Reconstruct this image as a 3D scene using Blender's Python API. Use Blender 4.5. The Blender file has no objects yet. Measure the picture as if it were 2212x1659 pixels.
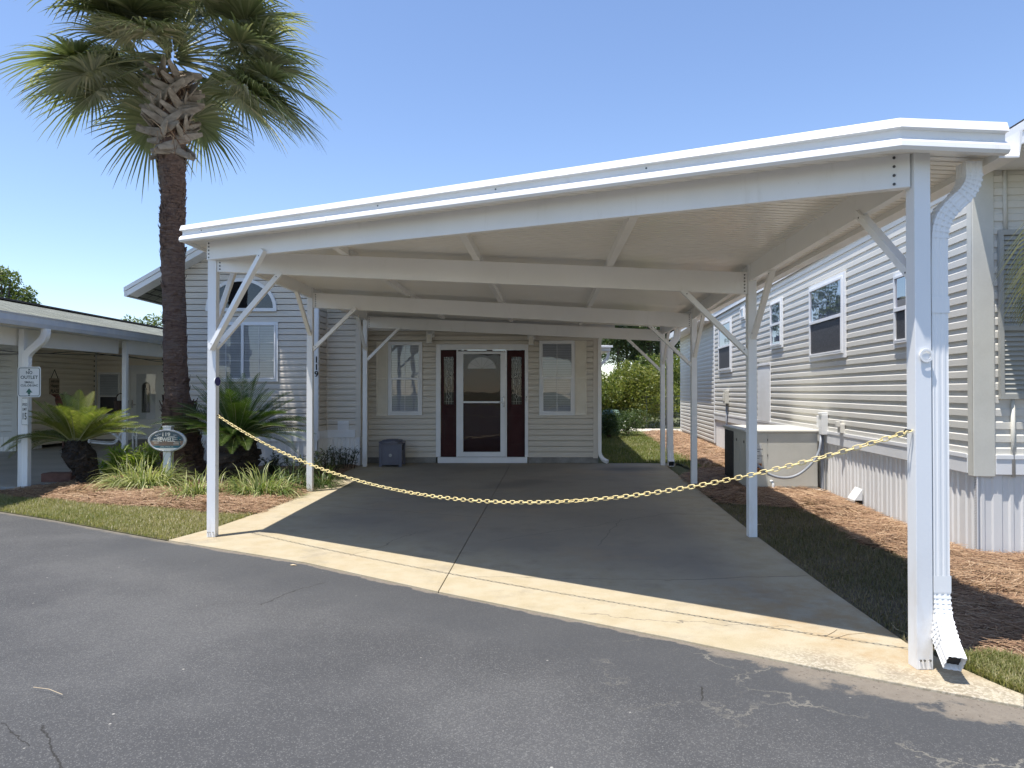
import bpy, math, random
import numpy as np
from mathutils import Vector, Matrix
random.seed(7); RNG = np.random.default_rng(11)
SC = bpy.context.scene
COL = SC.collection
PI = math.pi
V = Vector
# ------------------------------------------------------------------ measuring
F = 1534.0; CZ = 1.45; TH = 0.0101
def ray(px, py):
    u = px-1106; v = py-829.5; c, s = math.cos(TH), math.sin(TH)
    return V((u, F*c+v*s, F*s-v*c))
def gp(px, py, z=0.0):
    d = ray(px, py); t = (z-CZ)/d.z
    return V((d.x*t, d.y*t, z))
def at(px, py, Y):
    d = ray(px, py); t = Y/d.y
    return V((d.x*t, Y, CZ+d.z*t))
# ------------------------------------------------------------------ object bookkeeping
ORG = {}
def tag(o, label=None, cat=None, group=None, kind=None):
    if label: o['label'] = label
    if cat: o['category'] = cat
    if group: o['group'] = group
    if kind: o['kind'] = kind
    return o
def thing(name, label, cat, loc, group=None):
    o = bpy.data.objects.new(name, None); COL.objects.link(o)
    o.location = V(loc); o.empty_display_size = .2
    ORG[o.name] = V(loc)
    return tag(o, label, cat, group)
def link(name, me, parent=None, org=None):
    o = bpy.data.objects.new(name, me); COL.objects.link(o)
    if parent is not None:
        o.parent = parent; ORG[o.name] = ORG[parent.name]
    else:
        o.location = V(org or (0, 0, 0)); ORG[o.name] = V(org or (0, 0, 0))
    return o
def copy_tree(src, loc, rz=0.0, sc=1.0, label=None):
    r = src.copy(); COL.objects.link(r); r.location = V(loc); r.rotation_euler = (0, 0, rz); r.scale = (sc, sc, sc)
    if label: r['label'] = label
    def rec(a, b):
        for ch in list(a.children):
            c = ch.copy(); COL.objects.link(c); c.parent = b; rec(ch, c)
    rec(src, r)
    return r

class MB:
    def __init__(s):
        s.v = []; s.f = []; s.m = []; s.mi = 0; s.T = None
    def frame(s, O, U, N, W=(0, 0, 1)):
        O, U, N, W = V(O), V(U), V(N), V(W)
        s.T = lambda p: O+U*p[0]+W*p[1]+N*p[2]
        return s
    def add(s, vs, fs):
        b = len(s.v)
        for p in vs:
            s.v.append(tuple(s.T(p)) if s.T else tuple(p))
        for f in fs:
            s.f.append([i+b for i in f]); s.m.append(s.mi)
    def quad(s, a, b, c, d): s.add([a, b, c, d], [(0, 1, 2, 3)])
    def box(s, x0, x1, y0, y1, z0, z1):
        s.add([(x0, y0, z0), (x1, y0, z0), (x1, y1, z0), (x0, y1, z0), (x0, y0, z1), (x1, y0, z1), (x1, y1, z1), (x0, y1, z1)],
              [(0, 3, 2, 1), (4, 5, 6, 7), (0, 1, 5, 4), (1, 2, 6, 5), (2, 3, 7, 6), (3, 0, 4, 7)])
    def bar(s, p, q, w, h, up=(0, 0, 1)):
        p, q, up = V(p), V(q), V(up)
        d = (q-p).normalized(); sd = d.cross(up)
        if sd.length < 1e-4: sd = d.cross(V((0, 1, 0)))
        sd.normalize(); u = sd.cross(d).normalized()
        a, b = sd*(w/2), u*(h/2)
        vs = [p-a-b, p+a-b, p+a+b, p-a+b, q-a-b, q+a-b, q+a+b, q-a+b]
        s.add(vs, [(0, 3, 2, 1), (4, 5, 6, 7), (0, 1, 5, 4), (1, 2, 6, 5), (2, 3, 7, 6), (3, 0, 4, 7)])
    def tube(s, pts, r, n=8, cap=True):
        pts = [V(p) for p in pts]; k = len(pts)
        rr = r if isinstance(r, (list, tuple)) else [r]*k
        vs = []; prev = None
        for i, p in enumerate(pts):
            d = (pts[min(i+1, k-1)]-pts[max(i-1, 0)]).normalized()
            if prev is None:
                a = d.cross(V((0, 0, 1)))
                if a.length < .05: a = d.cross(V((1, 0, 0)))
            else:
                a = prev-d*prev.dot(d)
            a.normalize(); prev = a; b = d.cross(a)
            for j in range(n):
                t = 2*PI*j/n
                vs.append(p+(a*math.cos(t)+b*math.sin(t))*rr[i])
        fs = []
        for i in range(k-1):
            for j in range(n):
                fs.append((i*n+j, i*n+(j+1) % n, (i+1)*n+(j+1) % n, (i+1)*n+j))
        if cap:
            fs.append(tuple(range(n-1, -1, -1))); fs.append(tuple(range((k-1)*n, k*n)))
        s.add(vs, fs)
    def sweep(s, prof, pts, side, caps=True, closed=True):
        # prof in (side, normal) axes, path along pts; side is a fixed reference vector
        pts = [V(p) for p in pts]; k = len(pts); n = len(prof); vs = []
        for i, p in enumerate(pts):
            d = (pts[min(i+1, k-1)]-pts[max(i-1, 0)]).normalized()
            a = V(side)-d*V(side).dot(d); a.normalize(); b = d.cross(a)
            for (x, y) in prof: vs.append(p+a*x+b*y)
        fs = []
        m = n if closed else n-1
        for i in range(k-1):
            for j in range(m):
                fs.append((i*n+j, i*n+(j+1) % n, (i+1)*n+(j+1) % n, (i+1)*n+j))
        if caps and closed:
            fs.append(tuple(range(n-1, -1, -1))); fs.append(tuple(range((k-1)*n, k*n)))
        s.add(vs, fs)
    def prism(s, poly, h0, h1):
        # poly (x,y) list extruded along third axis (local frame or z)
        n = len(poly)
        vs = [(x, y, h0) for x, y in poly]+[(x, y, h1) for x, y in poly]
        fs = [tuple(range(n-1, -1, -1)), tuple(range(n, 2*n))]
        for i in range(n): fs.append((i, (i+1) % n, n+(i+1) % n, n+i))
        s.add(vs, fs)
    def disc(s, c, nrm, r, h, n=14):
        nrm = V(nrm).normalized(); c = V(c)
        s.tube([c, c+nrm*h], r, n)
    def lathe(s, c, prof, n=14, wob=0):
        vs = []; k = len(prof)
        for (r, z) in prof:
            for j in range(n):
                t = 2*PI*j/n; q = r*(1+wob*random.uniform(-1, 1))
                vs.append((c[0]+q*math.cos(t), c[1]+q*math.sin(t), c[2]+z))
        fs = []
        for i in range(k-1):
            for j in range(n): fs.append((i*n+j, i*n+(j+1) % n, (i+1)*n+(j+1) % n, (i+1)*n+j))
        fs.append(tuple(range(n-1, -1, -1))); fs.append(tuple(range((k-1)*n, k*n)))
        s.add(vs, fs)
    def text(s, txt, w=None, h=None, c=(0, 0), z0=0.0, z1=.003, bold=0.0):
        # text centred at c in the local frame; fitted to height h and optionally width w
        cu = bpy.data.curves.new('t', 'FONT'); cu.body = txt; cu.align_x = 'LEFT'; cu.offset = bold; cu.resolution_u = 3
        ob = bpy.data.objects.new('t', cu); COL.objects.link(ob)
        dg = bpy.context.evaluated_depsgraph_get(); me = bpy.data.meshes.new_from_object(ob.evaluated_get(dg))
        P = [v.co.copy() for v in me.vertices]; fs = [tuple(p.vertices) for p in me.polygons]
        bpy.data.objects.remove(ob); bpy.data.curves.remove(cu); bpy.data.meshes.remove(me)
        if not P: return
        x0 = min(p.x for p in P); x1 = max(p.x for p in P); y0 = min(p.y for p in P); y1 = max(p.y for p in P)
        sy = h/(y1-y0); sx = (w/(x1-x0)) if w else sy
        vs = [(c[0]+(p.x-(x0+x1)/2)*sx, c[1]+(p.y-(y0+y1)/2)*sy, z1) for p in P]
        s.add(vs, fs)
    def build(s, name, mats, parent=None, org=None, smooth=False, bevel=0):
        if not isinstance(mats, (list, tuple)): mats = [mats]
        o0 = ORG[parent.name] if parent is not None else V(org or (0, 0, 0))
        me = bpy.data.meshes.new(name)
        me.from_pydata([(x-o0.x, y-o0.y, z-o0.z) for x, y, z in s.v], [], s.f)
        for m in mats: me.materials.append(m)
        me.polygons.foreach_set('material_index', s.m)
        if smooth: me.polygons.foreach_set('use_smooth', [True]*len(s.f))
        me.update()
        o = link(name, me, parent, org)
        if bevel:
            b = o.modifiers.new('bevel', 'BEVEL'); b.width = bevel; b.segments = 2; b.limit_method = 'ANGLE'
        return o
def npmesh(name, P, Q, mats, parent=None, org=None, var=None, smooth=False):
    """P (n,3) world points, Q (m,k) faces, var (n,) per-vertex random value"""
    o0 = ORG[parent.name] if parent is not None else V(org or (0, 0, 0))
    P = np.asarray(P, dtype=np.float32).reshape(-1, 3)-np.array(o0, dtype=np.float32)
    Q = np.asarray(Q, dtype=np.int32); k = Q.shape[1]
    me = bpy.data.meshes.new(name)
    me.vertices.add(len(P)); me.vertices.foreach_set('co', P.ravel())
    me.loops.add(Q.size); me.loops.foreach_set('vertex_index', Q.ravel())
    me.polygons.add(len(Q)); me.polygons.foreach_set('loop_start', np.arange(0, Q.size, k, dtype=np.int32))
    if not isinstance(mats, (list, tuple)): mats = [mats]
    for m in mats: me.materials.append(m)
    if var is not None:
        a = me.attributes.new('var', 'FLOAT', 'POINT'); a.data.foreach_set('value', np.asarray(var, dtype=np.float32))
    if smooth: me.polygons.foreach_set('use_smooth', np.ones(len(Q), dtype=bool))
    me.update(calc_edges=True); me.validate()
    return link(name, me, parent, org)
class Strips:
    """collects leaf/blade strips: each a polyline with widths along a side vector"""
    def __init__(s): s.P = []; s.Q = []; s.var = []; s.n = 0
    def strip(s, pts, widths, side, var, fold=None):
        pts = np.asarray(pts, float); w = np.asarray(widths, float)[:, None]*.5; side = np.asarray(side, float)
        k = len(pts)
        L = pts-side*w; R = pts+side*w
        b = s.n
        s.P.append(np.stack([L, R], 1).reshape(-1, 3)); s.n += 2*k
        for i in range(k-1): s.Q.append((b+2*i, b+2*i+1, b+2*i+3, b+2*i+2))
        s.var.append(np.full(2*k, var))
    def build(s, name, mat, parent=None, org=None):
        return npmesh(name, np.concatenate(s.P), np.array(s.Q), mat, parent, org, np.concatenate(s.var))

# ------------------------------------------------------------------ materials
class NT:
    def __init__(s, name):
        s.m = bpy.data.materials.new(name); s.m.use_nodes = True; s.t = s.m.node_tree
        s.t.nodes.clear(); s.out = s.t.nodes.new('ShaderNodeOutputMaterial')
        s.co = s.t.nodes.new('ShaderNodeTexCoord').outputs['Object']
    def n(s, typ, props=None, out=0, **ins):
        nd = s.t.nodes.new('ShaderNode'+typ)
        for k, v in (props or {}).items(): setattr(nd, k, v)
        for k, v in ins.items():
            key = int(k[1:]) if k[0] == '_' else k.replace('_', ' ')
            if isinstance(v, bpy.types.NodeSocket): s.t.links.new(v, nd.inputs[key])
            else: nd.inputs[key].default_value = v
        return nd.outputs[out]
    def math(s, op, a, b=0.0, c=0.0, clamp=False): return s.n('Math', dict(operation=op, use_clamp=clamp), _0=a, _1=b, _2=c)
    def vm(s, op, a, b=(0, 0, 0), out=0): return s.n('VectorMath', dict(operation=op), out, _0=a, _1=b)
    def scale(s, a, k): return s.n('VectorMath', dict(operation='SCALE'), 0, _0=a, Scale=k)
    def noise(s, scale, detail=3, rough=.55, vec=None, out=0, dist=0.0):
        return s.n('TexNoise', None, out, Vector=vec or s.co, Scale=scale, Detail=detail, Roughness=rough, Distortion=dist)
    def ramp(s, x, lo, hi, a=0.0, b=1.0, smooth=True):
        return s.n('MapRange', dict(interpolation_type='SMOOTHSTEP' if smooth else 'LINEAR'), 0, _0=x, _1=lo, _2=hi, _3=a, _4=b)
    def mix(s, f, a, b, mode='MIX'):
        nd = s.t.nodes.new('ShaderNodeMix'); nd.data_type = 'RGBA'; nd.blend_type = mode
        for i, v in ((0, f), (6, a), (7, b)):
            if isinstance(v, bpy.types.NodeSocket): s.t.links.new(v, nd.inputs[i])
            else: nd.inputs[i].default_value = (*v, 1) if isinstance(v, (tuple, list)) and len(v) == 3 else v
        return nd.outputs[2]
    def line(s, p, q, w, wob=0.0, wscale=2.0, soft=2.0):
        """mask of a wobbly line on the ground between two points"""
        P = s.co
        if wob:
            nz = s.n('TexNoise', None, 1, Vector=s.co, Scale=wscale, Detail=5, Roughness=.6)
            P = s.vm('ADD', P, s.scale(s.vm('SUBTRACT', nz, (.5, .5, .5)), wob))
        P = s.vm('MULTIPLY', P, (1, 1, 0))
        p = V((p[0], p[1], 0)); q = V((q[0], q[1], 0)); d = q-p
        r = s.vm('SUBTRACT', P, tuple(p))
        t = s.math('DIVIDE', s.vm('DOT_PRODUCT', r, tuple(d), 1), d.length_squared, clamp=True)
        e = s.vm('SUBTRACT', r, s.n('VectorMath', dict(operation='SCALE'), 0, _0=tuple(d), Scale=t))
        dist = s.vm('LENGTH', e, out=1)
        return s.ramp(dist, w*.5, w*.5*soft+.0015, 1, 0), dist
    def bump(s, h, strength=.3, dist=.01):
        return s.n('Bump', None, 0, Height=h, Strength=strength, Distance=dist)
    def finish(s, col, rough=.5, normal=None, metal=0.0, spec=.5, transl=0.0, tcol=None, coat=0.0):
        b = s.t.nodes.new('ShaderNodeBsdfPrincipled')
        def st(k, v):
            if isinstance(v, bpy.types.NodeSocket): s.t.links.new(v, b.inputs[k])
            else: b.inputs[k].default_value = (*v, 1) if isinstance(v, (tuple, list)) else v
        st('Base Color', col); st('Roughness', rough); st('Metallic', metal); st('Specular IOR Level', spec); st('Coat Weight', coat)
        if normal is not None: st('Normal', normal)
        sh = b.outputs[0]
        if transl:
            tr = s.t.nodes.new('ShaderNodeBsdfTranslucent')
            v = tcol if tcol is not None else col
            if isinstance(v, bpy.types.NodeSocket): s.t.links.new(v, tr.inputs[0])
            else: tr.inputs[0].default_value = (*v, 1)
            mx = s.t.nodes.new('ShaderNodeMixShader'); mx.inputs[0].default_value = transl
            s.t.links.new(sh, mx.inputs[1]); s.t.links.new(tr.outputs[0], mx.inputs[2]); sh = mx.outputs[0]
        s.t.links.new(sh, s.out.inputs[0])
        return s.m
def basic(name, c, rough=.5, c2=None, sc=4.0, bump=0.0, bsc=60.0, spec=.5, metal=0.0, fine=0.06, stretch=None):
    k = NT(name)
    vec = k.co
    if stretch: vec = k.vm('MULTIPLY', k.co, stretch)
    c2 = c2 or tuple(x*.86 for x in c)
    f = k.ramp(k.noise(sc, 5, .6, vec), .35, .7)
    col = k.mix(f, c, c2)
    g = k.noise(bsc, 2, .5, vec)
    col = k.mix(fine, col, k.mix(g, (0, 0, 0), (1, 1, 1)), 'OVERLAY')
    nrm = k.bump(g, bump, .01) if bump else None
    r = k.ramp(k.noise(sc*1.7, 3), .3, .7, max(.05, rough-.08), min(1, rough+.1))
    return k.finish(col, r, nrm, metal, spec)
M = {}
def white_mat():
    k = NT('white_aluminium')
    base = k.mix(k.ramp(k.noise(1.3, 4), .35, .7), (.88, .87, .845), (.83, .82, .79))
    st = k.noise(9, 5, .7, k.vm('MULTIPLY', k.co, (1, 1, .12)))
    gr = k.noise(2.2, 5, .7)
    col = k.mix(k.math('MULTIPLY', k.ramp(st, .52, .75), k.ramp(gr, .45, .7, 0, .35)), base, (.50, .47, .40))
    col = k.mix(k.ramp(k.noise(55, 3, .7), .68, .75, 0, .25), col, (.42, .40, .36))
    return k.finish(col, k.ramp(gr, .3, .7, .32, .5), k.bump(k.noise(3.5, 3), .05, .02))
M['white'] = white_mat()
M['white2'] = basic('white_vinyl', (.76, .76, .75), .45, (.68, .68, .66), 2.0, .04, 80)
M['trim'] = basic('white_trim', (.80, .80, .80), .4, (.74, .74, .73), 2.0, .03, 90)
def post_mat():
    k = NT('white_post_aluminium')
    z = k.n('SeparateXYZ', None, 2, Vector=k.co)
    n = k.noise(5, 5, .65, k.vm('MULTIPLY', k.co, (1, 1, .35)))
    base = k.mix(k.ramp(k.noise(1.1, 3), .35, .7), (.84, .84, .83), (.78, .78, .77))
    low = k.math('MULTIPLY', k.ramp(z, .05, .85, 1, 0), k.ramp(n, .42, .72))
    col = k.mix(k.math('MULTIPLY', low, .45), base, (.50, .40, .26))
    return k.finish(col, .4, k.bump(k.noise(70, 2), .04, .01))
M['post'] = post_mat()
def pan_mat():
    k = NT('ribbed_roof_pan')
    col = k.mix(k.ramp(k.noise(1.2, 4), .3, .7), (.88, .85, .785), (.83, .80, .73))
    return k.finish(col, .28, k.bump(k.noise(9, 3), .05, .01), spec=.6)
M['pan'] = pan_mat()
def siding_mat(name, c, c2):
    k = NT(name)
    g = k.noise(30, 4, .6, k.vm('MULTIPLY', k.co, (.25, .25, 5)))
    col = k.mix(k.ramp(k.noise(.9, 5, .6), .35, .7), c, c2)
    col = k.mix(.10, col, k.mix(g, (0, 0, 0), (1, 1, 1)), 'OVERLAY')
    return k.finish(col, .5, k.bump(g, .08, .006))
M['siding'] = siding_mat('taupe_vinyl_siding', (.655, .60, .52), (.60, .55, .475))
M['siding_p'] = siding_mat('bounce_tinted_siding', (.64, .59, .505), (.59, .54, .46))  # porch copy of the siding, concrete's warm bounce light tinted into its colour
M['siding_r'] = siding_mat('cream_vinyl_siding', (.68, .655, .59), (.625, .60, .54))
M['siding_l'] = siding_mat('tan_vinyl_siding', (.88, .80, .665), (.84, .76, .63))
M['siding_lw'] = siding_mat('grey_white_vinyl_siding', (.62, .62, .61), (.55, .55, .54))
M['corner_r'] = basic('cream_corner_post', (.62, .605, .54), .5, (.56, .545, .485), 2.0, .05, 60)
M['shutter_r'] = basic('grey_green_shutter', (.40, .40, .37), .5, (.35, .35, .32), 3.0, .05, 60)
M['shutter'] = basic('off_white_shutter', (.80, .75, .64), .55, (.73, .68, .57), 3.0, .05, 60)
M['skirt'] = basic('white_skirting', (.80, .785, .755), .5, (.73, .715, .69), 1.5, .05, 50, stretch=(1, 1, .3))
M['red'] = basic('dark_red_door_paint', (.040, .0035, .005), .4, (.032, .0025, .004), 4, .03, 80, spec=.2)
M['blind'] = basic('white_blind', (.70, .71, .72), .5, (.62, .63, .65), 4, 0, 60)
M['dark'] = basic('black_void', (.012, .012, .013), .7, (.02, .02, .02), 5)
M['screen'] = basic('dark_screen', (.045, .045, .05), .6, (.06, .06, .065), 30)
M['black'] = basic('black_plastic', (.02, .02, .022), .4, (.03, .03, .03), 8)
M['steel'] = basic('brushed_steel', (.42, .42, .42), .3, (.34, .34, .34), 8, metal=1.0)
M['bolt'] = basic('dark_bolt', (.10, .10, .10), .5, (.06, .06, .06), 20, metal=.4)
M['lead'] = basic('pale_lead_came', (.42, .42, .40), .35, (.34, .34, .33), 20, metal=.6)
M['grey_pipe'] = basic('grey_conduit', (.30, .32, .35), .5, (.25, .27, .30), 5)
M['ac'] = basic('beige_grey_steel_case', (.60, .58, .51), .45, (.54, .525, .46), 2, .04, 70)
M['acdark'] = basic('black_coil', (.012, .012, .014), .6, (.02, .02, .02), 30)
M['paper'] = basic('paper_label', (.65, .65, .62), .6, (.5, .5, .48), 90)
M['orange'] = basic('orange_label', (.55, .20, .05), .6, (.4, .15, .05), 40)
M['chain'] = basic('faded_yellow_plastic', (.84, .70, .35), .5, (.79, .63, .28), 3, .05, 90)
M['bin'] = basic('grey_resin', (.135, .135, .165), .5, (.115, .115, .145), 4, .06, 60)
M['blue'] = basic('navy_reflector', (.01, .012, .12), .3, (.01, .01, .1), 10)
M['green_box'] = basic('green_utility_paint', (.10, .17, .13), .45, (.08, .14, .11), 3)
M['galv'] = basic('galvanised_wire', (.20, .21, .20), .55, (.15, .16, .155), 20, metal=.4)
M['brick'] = basic('red_brown_stone', (.20, .10, .075), .85, (.14, .07, .055), 9, .4, 40)
M['basket'] = basic('dark_wicker', (.05, .028, .02), .8, (.03, .018, .014), 30, .4, 60)
M['rust'] = basic('rust_red_ornament', (.14, .035, .018), .5, (.05, .02, .012), 14)
M['wood'] = basic('weathered_board', (.46, .36, .26), .7, (.36, .28, .20), 9, .2, 40)
M['ink'] = basic('dark_ink', (.03, .025, .022), .6, (.02, .02, .02), 20)
M['sign_white'] = basic('reflective_sign_white', (.72, .74, .74), .35, (.68, .70, .70), 5)
M['sign_green'] = basic('sign_green', (.012, .115, .085), .4, (.010, .10, .075), 9)
M['sign_teal'] = basic('dark_green_legend', (.02, .05, .055), .45, (.018, .045, .05), 9)
M['sign_blue'] = basic('carved_sky_blue', (.085, .12, .135), .6, (.12, .14, .145), 20)
M['sign_tan'] = basic('carved_peach', (.27, .17, .11), .6, (.22, .17, .12), 20)
M['sign_cream'] = basic('carved_cream', (.78, .74, .62), .6, (.72, .68, .57), 20)
M['sign_sea'] = basic('carved_teal', (.03, .12, .15), .6, (.04, .14, .16), 20)
M['silver'] = basic('silver_rim', (.50, .50, .48), .4, (.42, .42, .40), 9, metal=.35)
M['sling'] = basic('beige_sling_fabric', (.55, .50, .42), .8, (.48, .44, .37), 40)
M['petiole'] = basic('green_petiole', (.20, .23, .10), .5, (.26, .24, .12), 6)
M['lantern'] = basic('white_lantern', (.84, .83, .79), .45, (.6, .59, .55), 9)
M['found'] = basic('rough_foundation', (.20, .19, .175), .9, (.30, .29, .27), 5, .3, 40)
M['bark_pine'] = basic('pine_bark', (.10, .08, .07), .95, (.05, .04, .036), 6, .5, 30, stretch=(1, 1, .3))
M['wood_stem'] = basic('brown_stem', (.09, .065, .045), .9, (.06, .045, .03), 8, .3, 40)
M['leaf_litter'] = basic('pale_dry_leaf', (.55, .45, .30), .7, (.48, .36, .22), 30)
def glass_mat(name, tint, refl=1.0, ior=1.5):
    k = NT(name)
    tr = k.n('BsdfTransparent', None, 0, Color=(*tint, 1))
    wob = k.bump(k.noise(2.3, 2), .10, .02)
    gl = k.n('BsdfGlossy', None, 0, Color=(1, 1, 1, 1), Roughness=0.02, Normal=wob)
    fr = k.n('Fresnel', None, 0, IOR=ior)
    mx = k.n('MixShader', None, 0, _0=k.math('MULTIPLY', fr, refl, clamp=True), _1=tr, _2=gl)
    k.t.links.new(mx, k.out.inputs[0]); return k.m
M['glass'] = glass_mat('window_glass', (.82, .84, .86), 1.6)
M['glass_dark'] = glass_mat('dim_window_glass', (.72, .74, .78), 1.7)
M['glass_door'] = glass_mat('storm_door_glass', (.78, .75, .75), .7)
M['glass_r'] = glass_mat('blue_window_glass', (.40, .42, .56), .42)
def leaf_mat(name, cols, transl=.3, rough=.45, spec=.4):
    """colour runs along the stops by the leaf's own value"""
    k = NT(name)
    a = k.n('Attribute', dict(attribute_name='var'), 2)
    col = cols[0]
    for i in range(1, len(cols)):
        t0, t1 = (i-1)/(len(cols)-1), i/(len(cols)-1)
        col = k.mix(k.ramp(a, t0, t1, smooth=False), col, cols[i])
    col = k.mix(.18, col, k.mix(k.noise(14, 2), (0, 0, 0), (1, 1, 1)), 'OVERLAY')
    tc = k.mix(.5, col, k.mix(1.0, col, (.9, 1.0, .35), 'MULTIPLY'))
    tc = k.mix(1.0, tc, (1.5, 1.6, 1.2), 'MULTIPLY')
    return k.finish(col, rough, None, 0, spec, transl, tc)
M['grass'] = leaf_mat('lawn_blades', [(.08, .12, .022), (.16, .18, .05), (.27, .25, .11), (.40, .33, .19)], .35)
M['grass_dry'] = leaf_mat('sparse_dry_lawn', [(.05, .07, .02), (.10, .10, .04), (.17, .14, .075), (.26, .20, .12)], .25, .6)
M['straw'] = leaf_mat('pine_needles', [(.13, .068, .040), (.24, .140, .080), (.36, .230, .135), (.54, .40, .27)], .12, .6)
M['palm'] = leaf_mat('fan_palm_leaf', [(.075, .090, .038), (.125, .14, .062), (.20, .205, .10), (.40, .35, .22)], .36, .30, .9)
M['sago_l'] = leaf_mat('sago_leaf_yellow_green', [(.06, .10, .018), (.12, .16, .03), (.22, .24, .06), (.36, .34, .15)], .3, .35, .5)
M['sago_d'] = leaf_mat('sago_leaf_dark', [(.028, .052, .014), (.05, .088, .016), (.085, .135, .022), (.13, .18, .04)], .3, .35, .5)
M['pinnate'] = leaf_mat('pinnate_palm_leaf', [(.05, .06, .025), (.09, .10, .04), (.16, .16, .07), (.28, .24, .12)], .25, .4)
M['liriope'] = leaf_mat('variegated_grass_leaf', [(.05, .09, .022), (.12, .17, .045), (.30, .32, .12), (.56, .54, .32)], .3, .45)
M['liriope_d'] = leaf_mat('dark_grass_leaf', [(.025, .05, .015), (.05, .085, .025), (.09, .12, .04), (.2, .22, .1)], .3, .45)
M['bright'] = leaf_mat('bright_lance_leaf', [(.10, .17, .022), (.19, .29, .035), (.31, .39, .07), (.48, .50, .18)], .4, .4)
M['shrub'] = leaf_mat('dark_shrub_leaf', [(.02, .035, .012), (.035, .055, .018), (.055, .075, .025), (.09, .10, .04)], .25, .4)
M['boxwood'] = leaf_mat('boxwood_leaf', [(.03, .06, .02), (.05, .085, .028), (.08, .12, .04), (.13, .17, .07)], .25, .35)
M['hedge'] = leaf_mat('hedge_leaf', [(.05, .08, .018), (.11, .14, .025), (.20, .205, .04), (.30, .27, .07)], .32, .45)
M['oak'] = leaf_mat('oak_leaf', [(.05, .08, .02), (.09, .13, .03), (.15, .18, .045), (.22, .24, .08)], .32, .45)
M['needles'] = leaf_mat('pine_tuft', [(.03, .05, .02), (.05, .075, .028), (.08, .105, .04), (.13, .15, .07)], .25, .5)
def trunk_mat():
    k = NT('fibrous_palm_trunk')
    vz = k.vm('MULTIPLY', k.co, (1.0, 1.0, 6.0))
    n = k.noise(7, 6, .7, vz); n2 = k.noise(26, 4, .7, k.vm('MULTIPLY', k.co, (1, 1, 3)))
    big = k.noise(1.6, 4, .6)
    col = k.mix(k.ramp(n, .3, .7), (.085, .045, .032), (.21, .135, .098))
    col = k.mix(k.ramp(big, .5, .72), col, (.17, .13, .105))
    h = k.math('ADD', n, k.math('MULTIPLY', n2, .6))
    return k.finish(col, .95, k.bump(h, 1.0, .035))
M['trunk'] = trunk_mat()
M['boot'] = basic('dry_leaf_base', (.31, .265, .215), .85, (.17, .135, .10), 5, .5, 40, stretch=(1, 1, 2.5))
M['sago_trunk'] = basic('shaggy_black_stem', (.020, .015, .012), .95, (.045, .032, .022), 9, .8, 25)
def shingle_mat():
    k = NT('grey_green_shingles')
    sep = k.n('SeparateXYZ', None, 0, Vector=k.co); y = k.n('SeparateXYZ', None, 1, Vector=k.co)
    vec = k.n('CombineXYZ', None, 0, X=y, Y=k.math('MULTIPLY', sep, 1.0), Z=0.0)
    b = k.n('TexBrick', dict(offset=.5, squash=1.0), 0, Vector=vec, Color1=(.25, .26, .21, 1), Color2=(.17, .178, .148, 1), Mortar=(.03, .03, .026, 1), Scale=1.0, Mortar_Size=.014, Brick_Width=.30, Row_Height=.14)
    c = k.mix(.35, b, k.mix(k.noise(90, 3), (0, 0, 0), (1, 1, 1)), 'OVERLAY')
    c = k.mix(k.ramp(k.noise(2.5, 4), .4, .7), c, k.mix(1.0, c, (.72, .72, .68), 'MULTIPLY'))
    return k.finish(c, .95, k.bump(b, .5, .01))
M['shingle'] = shingle_mat()
M['shingle_dark'] = basic('dark_shingle_edge', (.055, .045, .042), .95, (.09, .08, .075), 30, .3, 60)

# ------------------------------------------------------------------ ground polygons
EDGE = [gp(x, y) for x, y in ((-700, 1020), (-200, 1076), (0, 1103), (120, 1122), (250, 1146), (364, 1166), (400, 1172), (660, 1214), (947, 1277), (1106, 1309), (1456, 1378), (1756, 1440), (1931, 1473), (2212, 1525), (2600, 1605))]
DL = [gp(x, y) for x, y in ((364, 1166), (410, 1154), (443, 1145), (469, 1138), (548, 1111), (600, 1091), (640, 1075), (700, 1042), (742, 1020), (772, 1006))]
DR = [gp(x, y) for x, y in ((2212, 1500), (2166, 1482), (2073, 1441), (1958, 1388), (1785, 1268), (1639, 1161), (1576, 1111), (1515, 1062), (1440, 1007))]
STR_L = [gp(x, y) for x, y in ((-60, 1050), (35, 1076), (140, 1081), (233, 1091), (350, 1097), (443, 1107), (516, 1111), (552, 1110))]
STR_R = [gp(x, y) for x, y in ((1470, 1032), (1515, 1060), (1552, 1088), (1636, 1093), (1727, 1101), (1788, 1126), (1858, 1176), (1954, 1203), (2030, 1300), (2060, 1380), (2090, 1428), (2150, 1420), (2240, 1445))]
def xy(L): return [(p.x, p.y) for p in L]
def wallx(Y): return 3.445+.1*Y
road_poly = xy(EDGE)+[(30, .5), (30, -40), (-40, -40), (-40, 16)]
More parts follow.
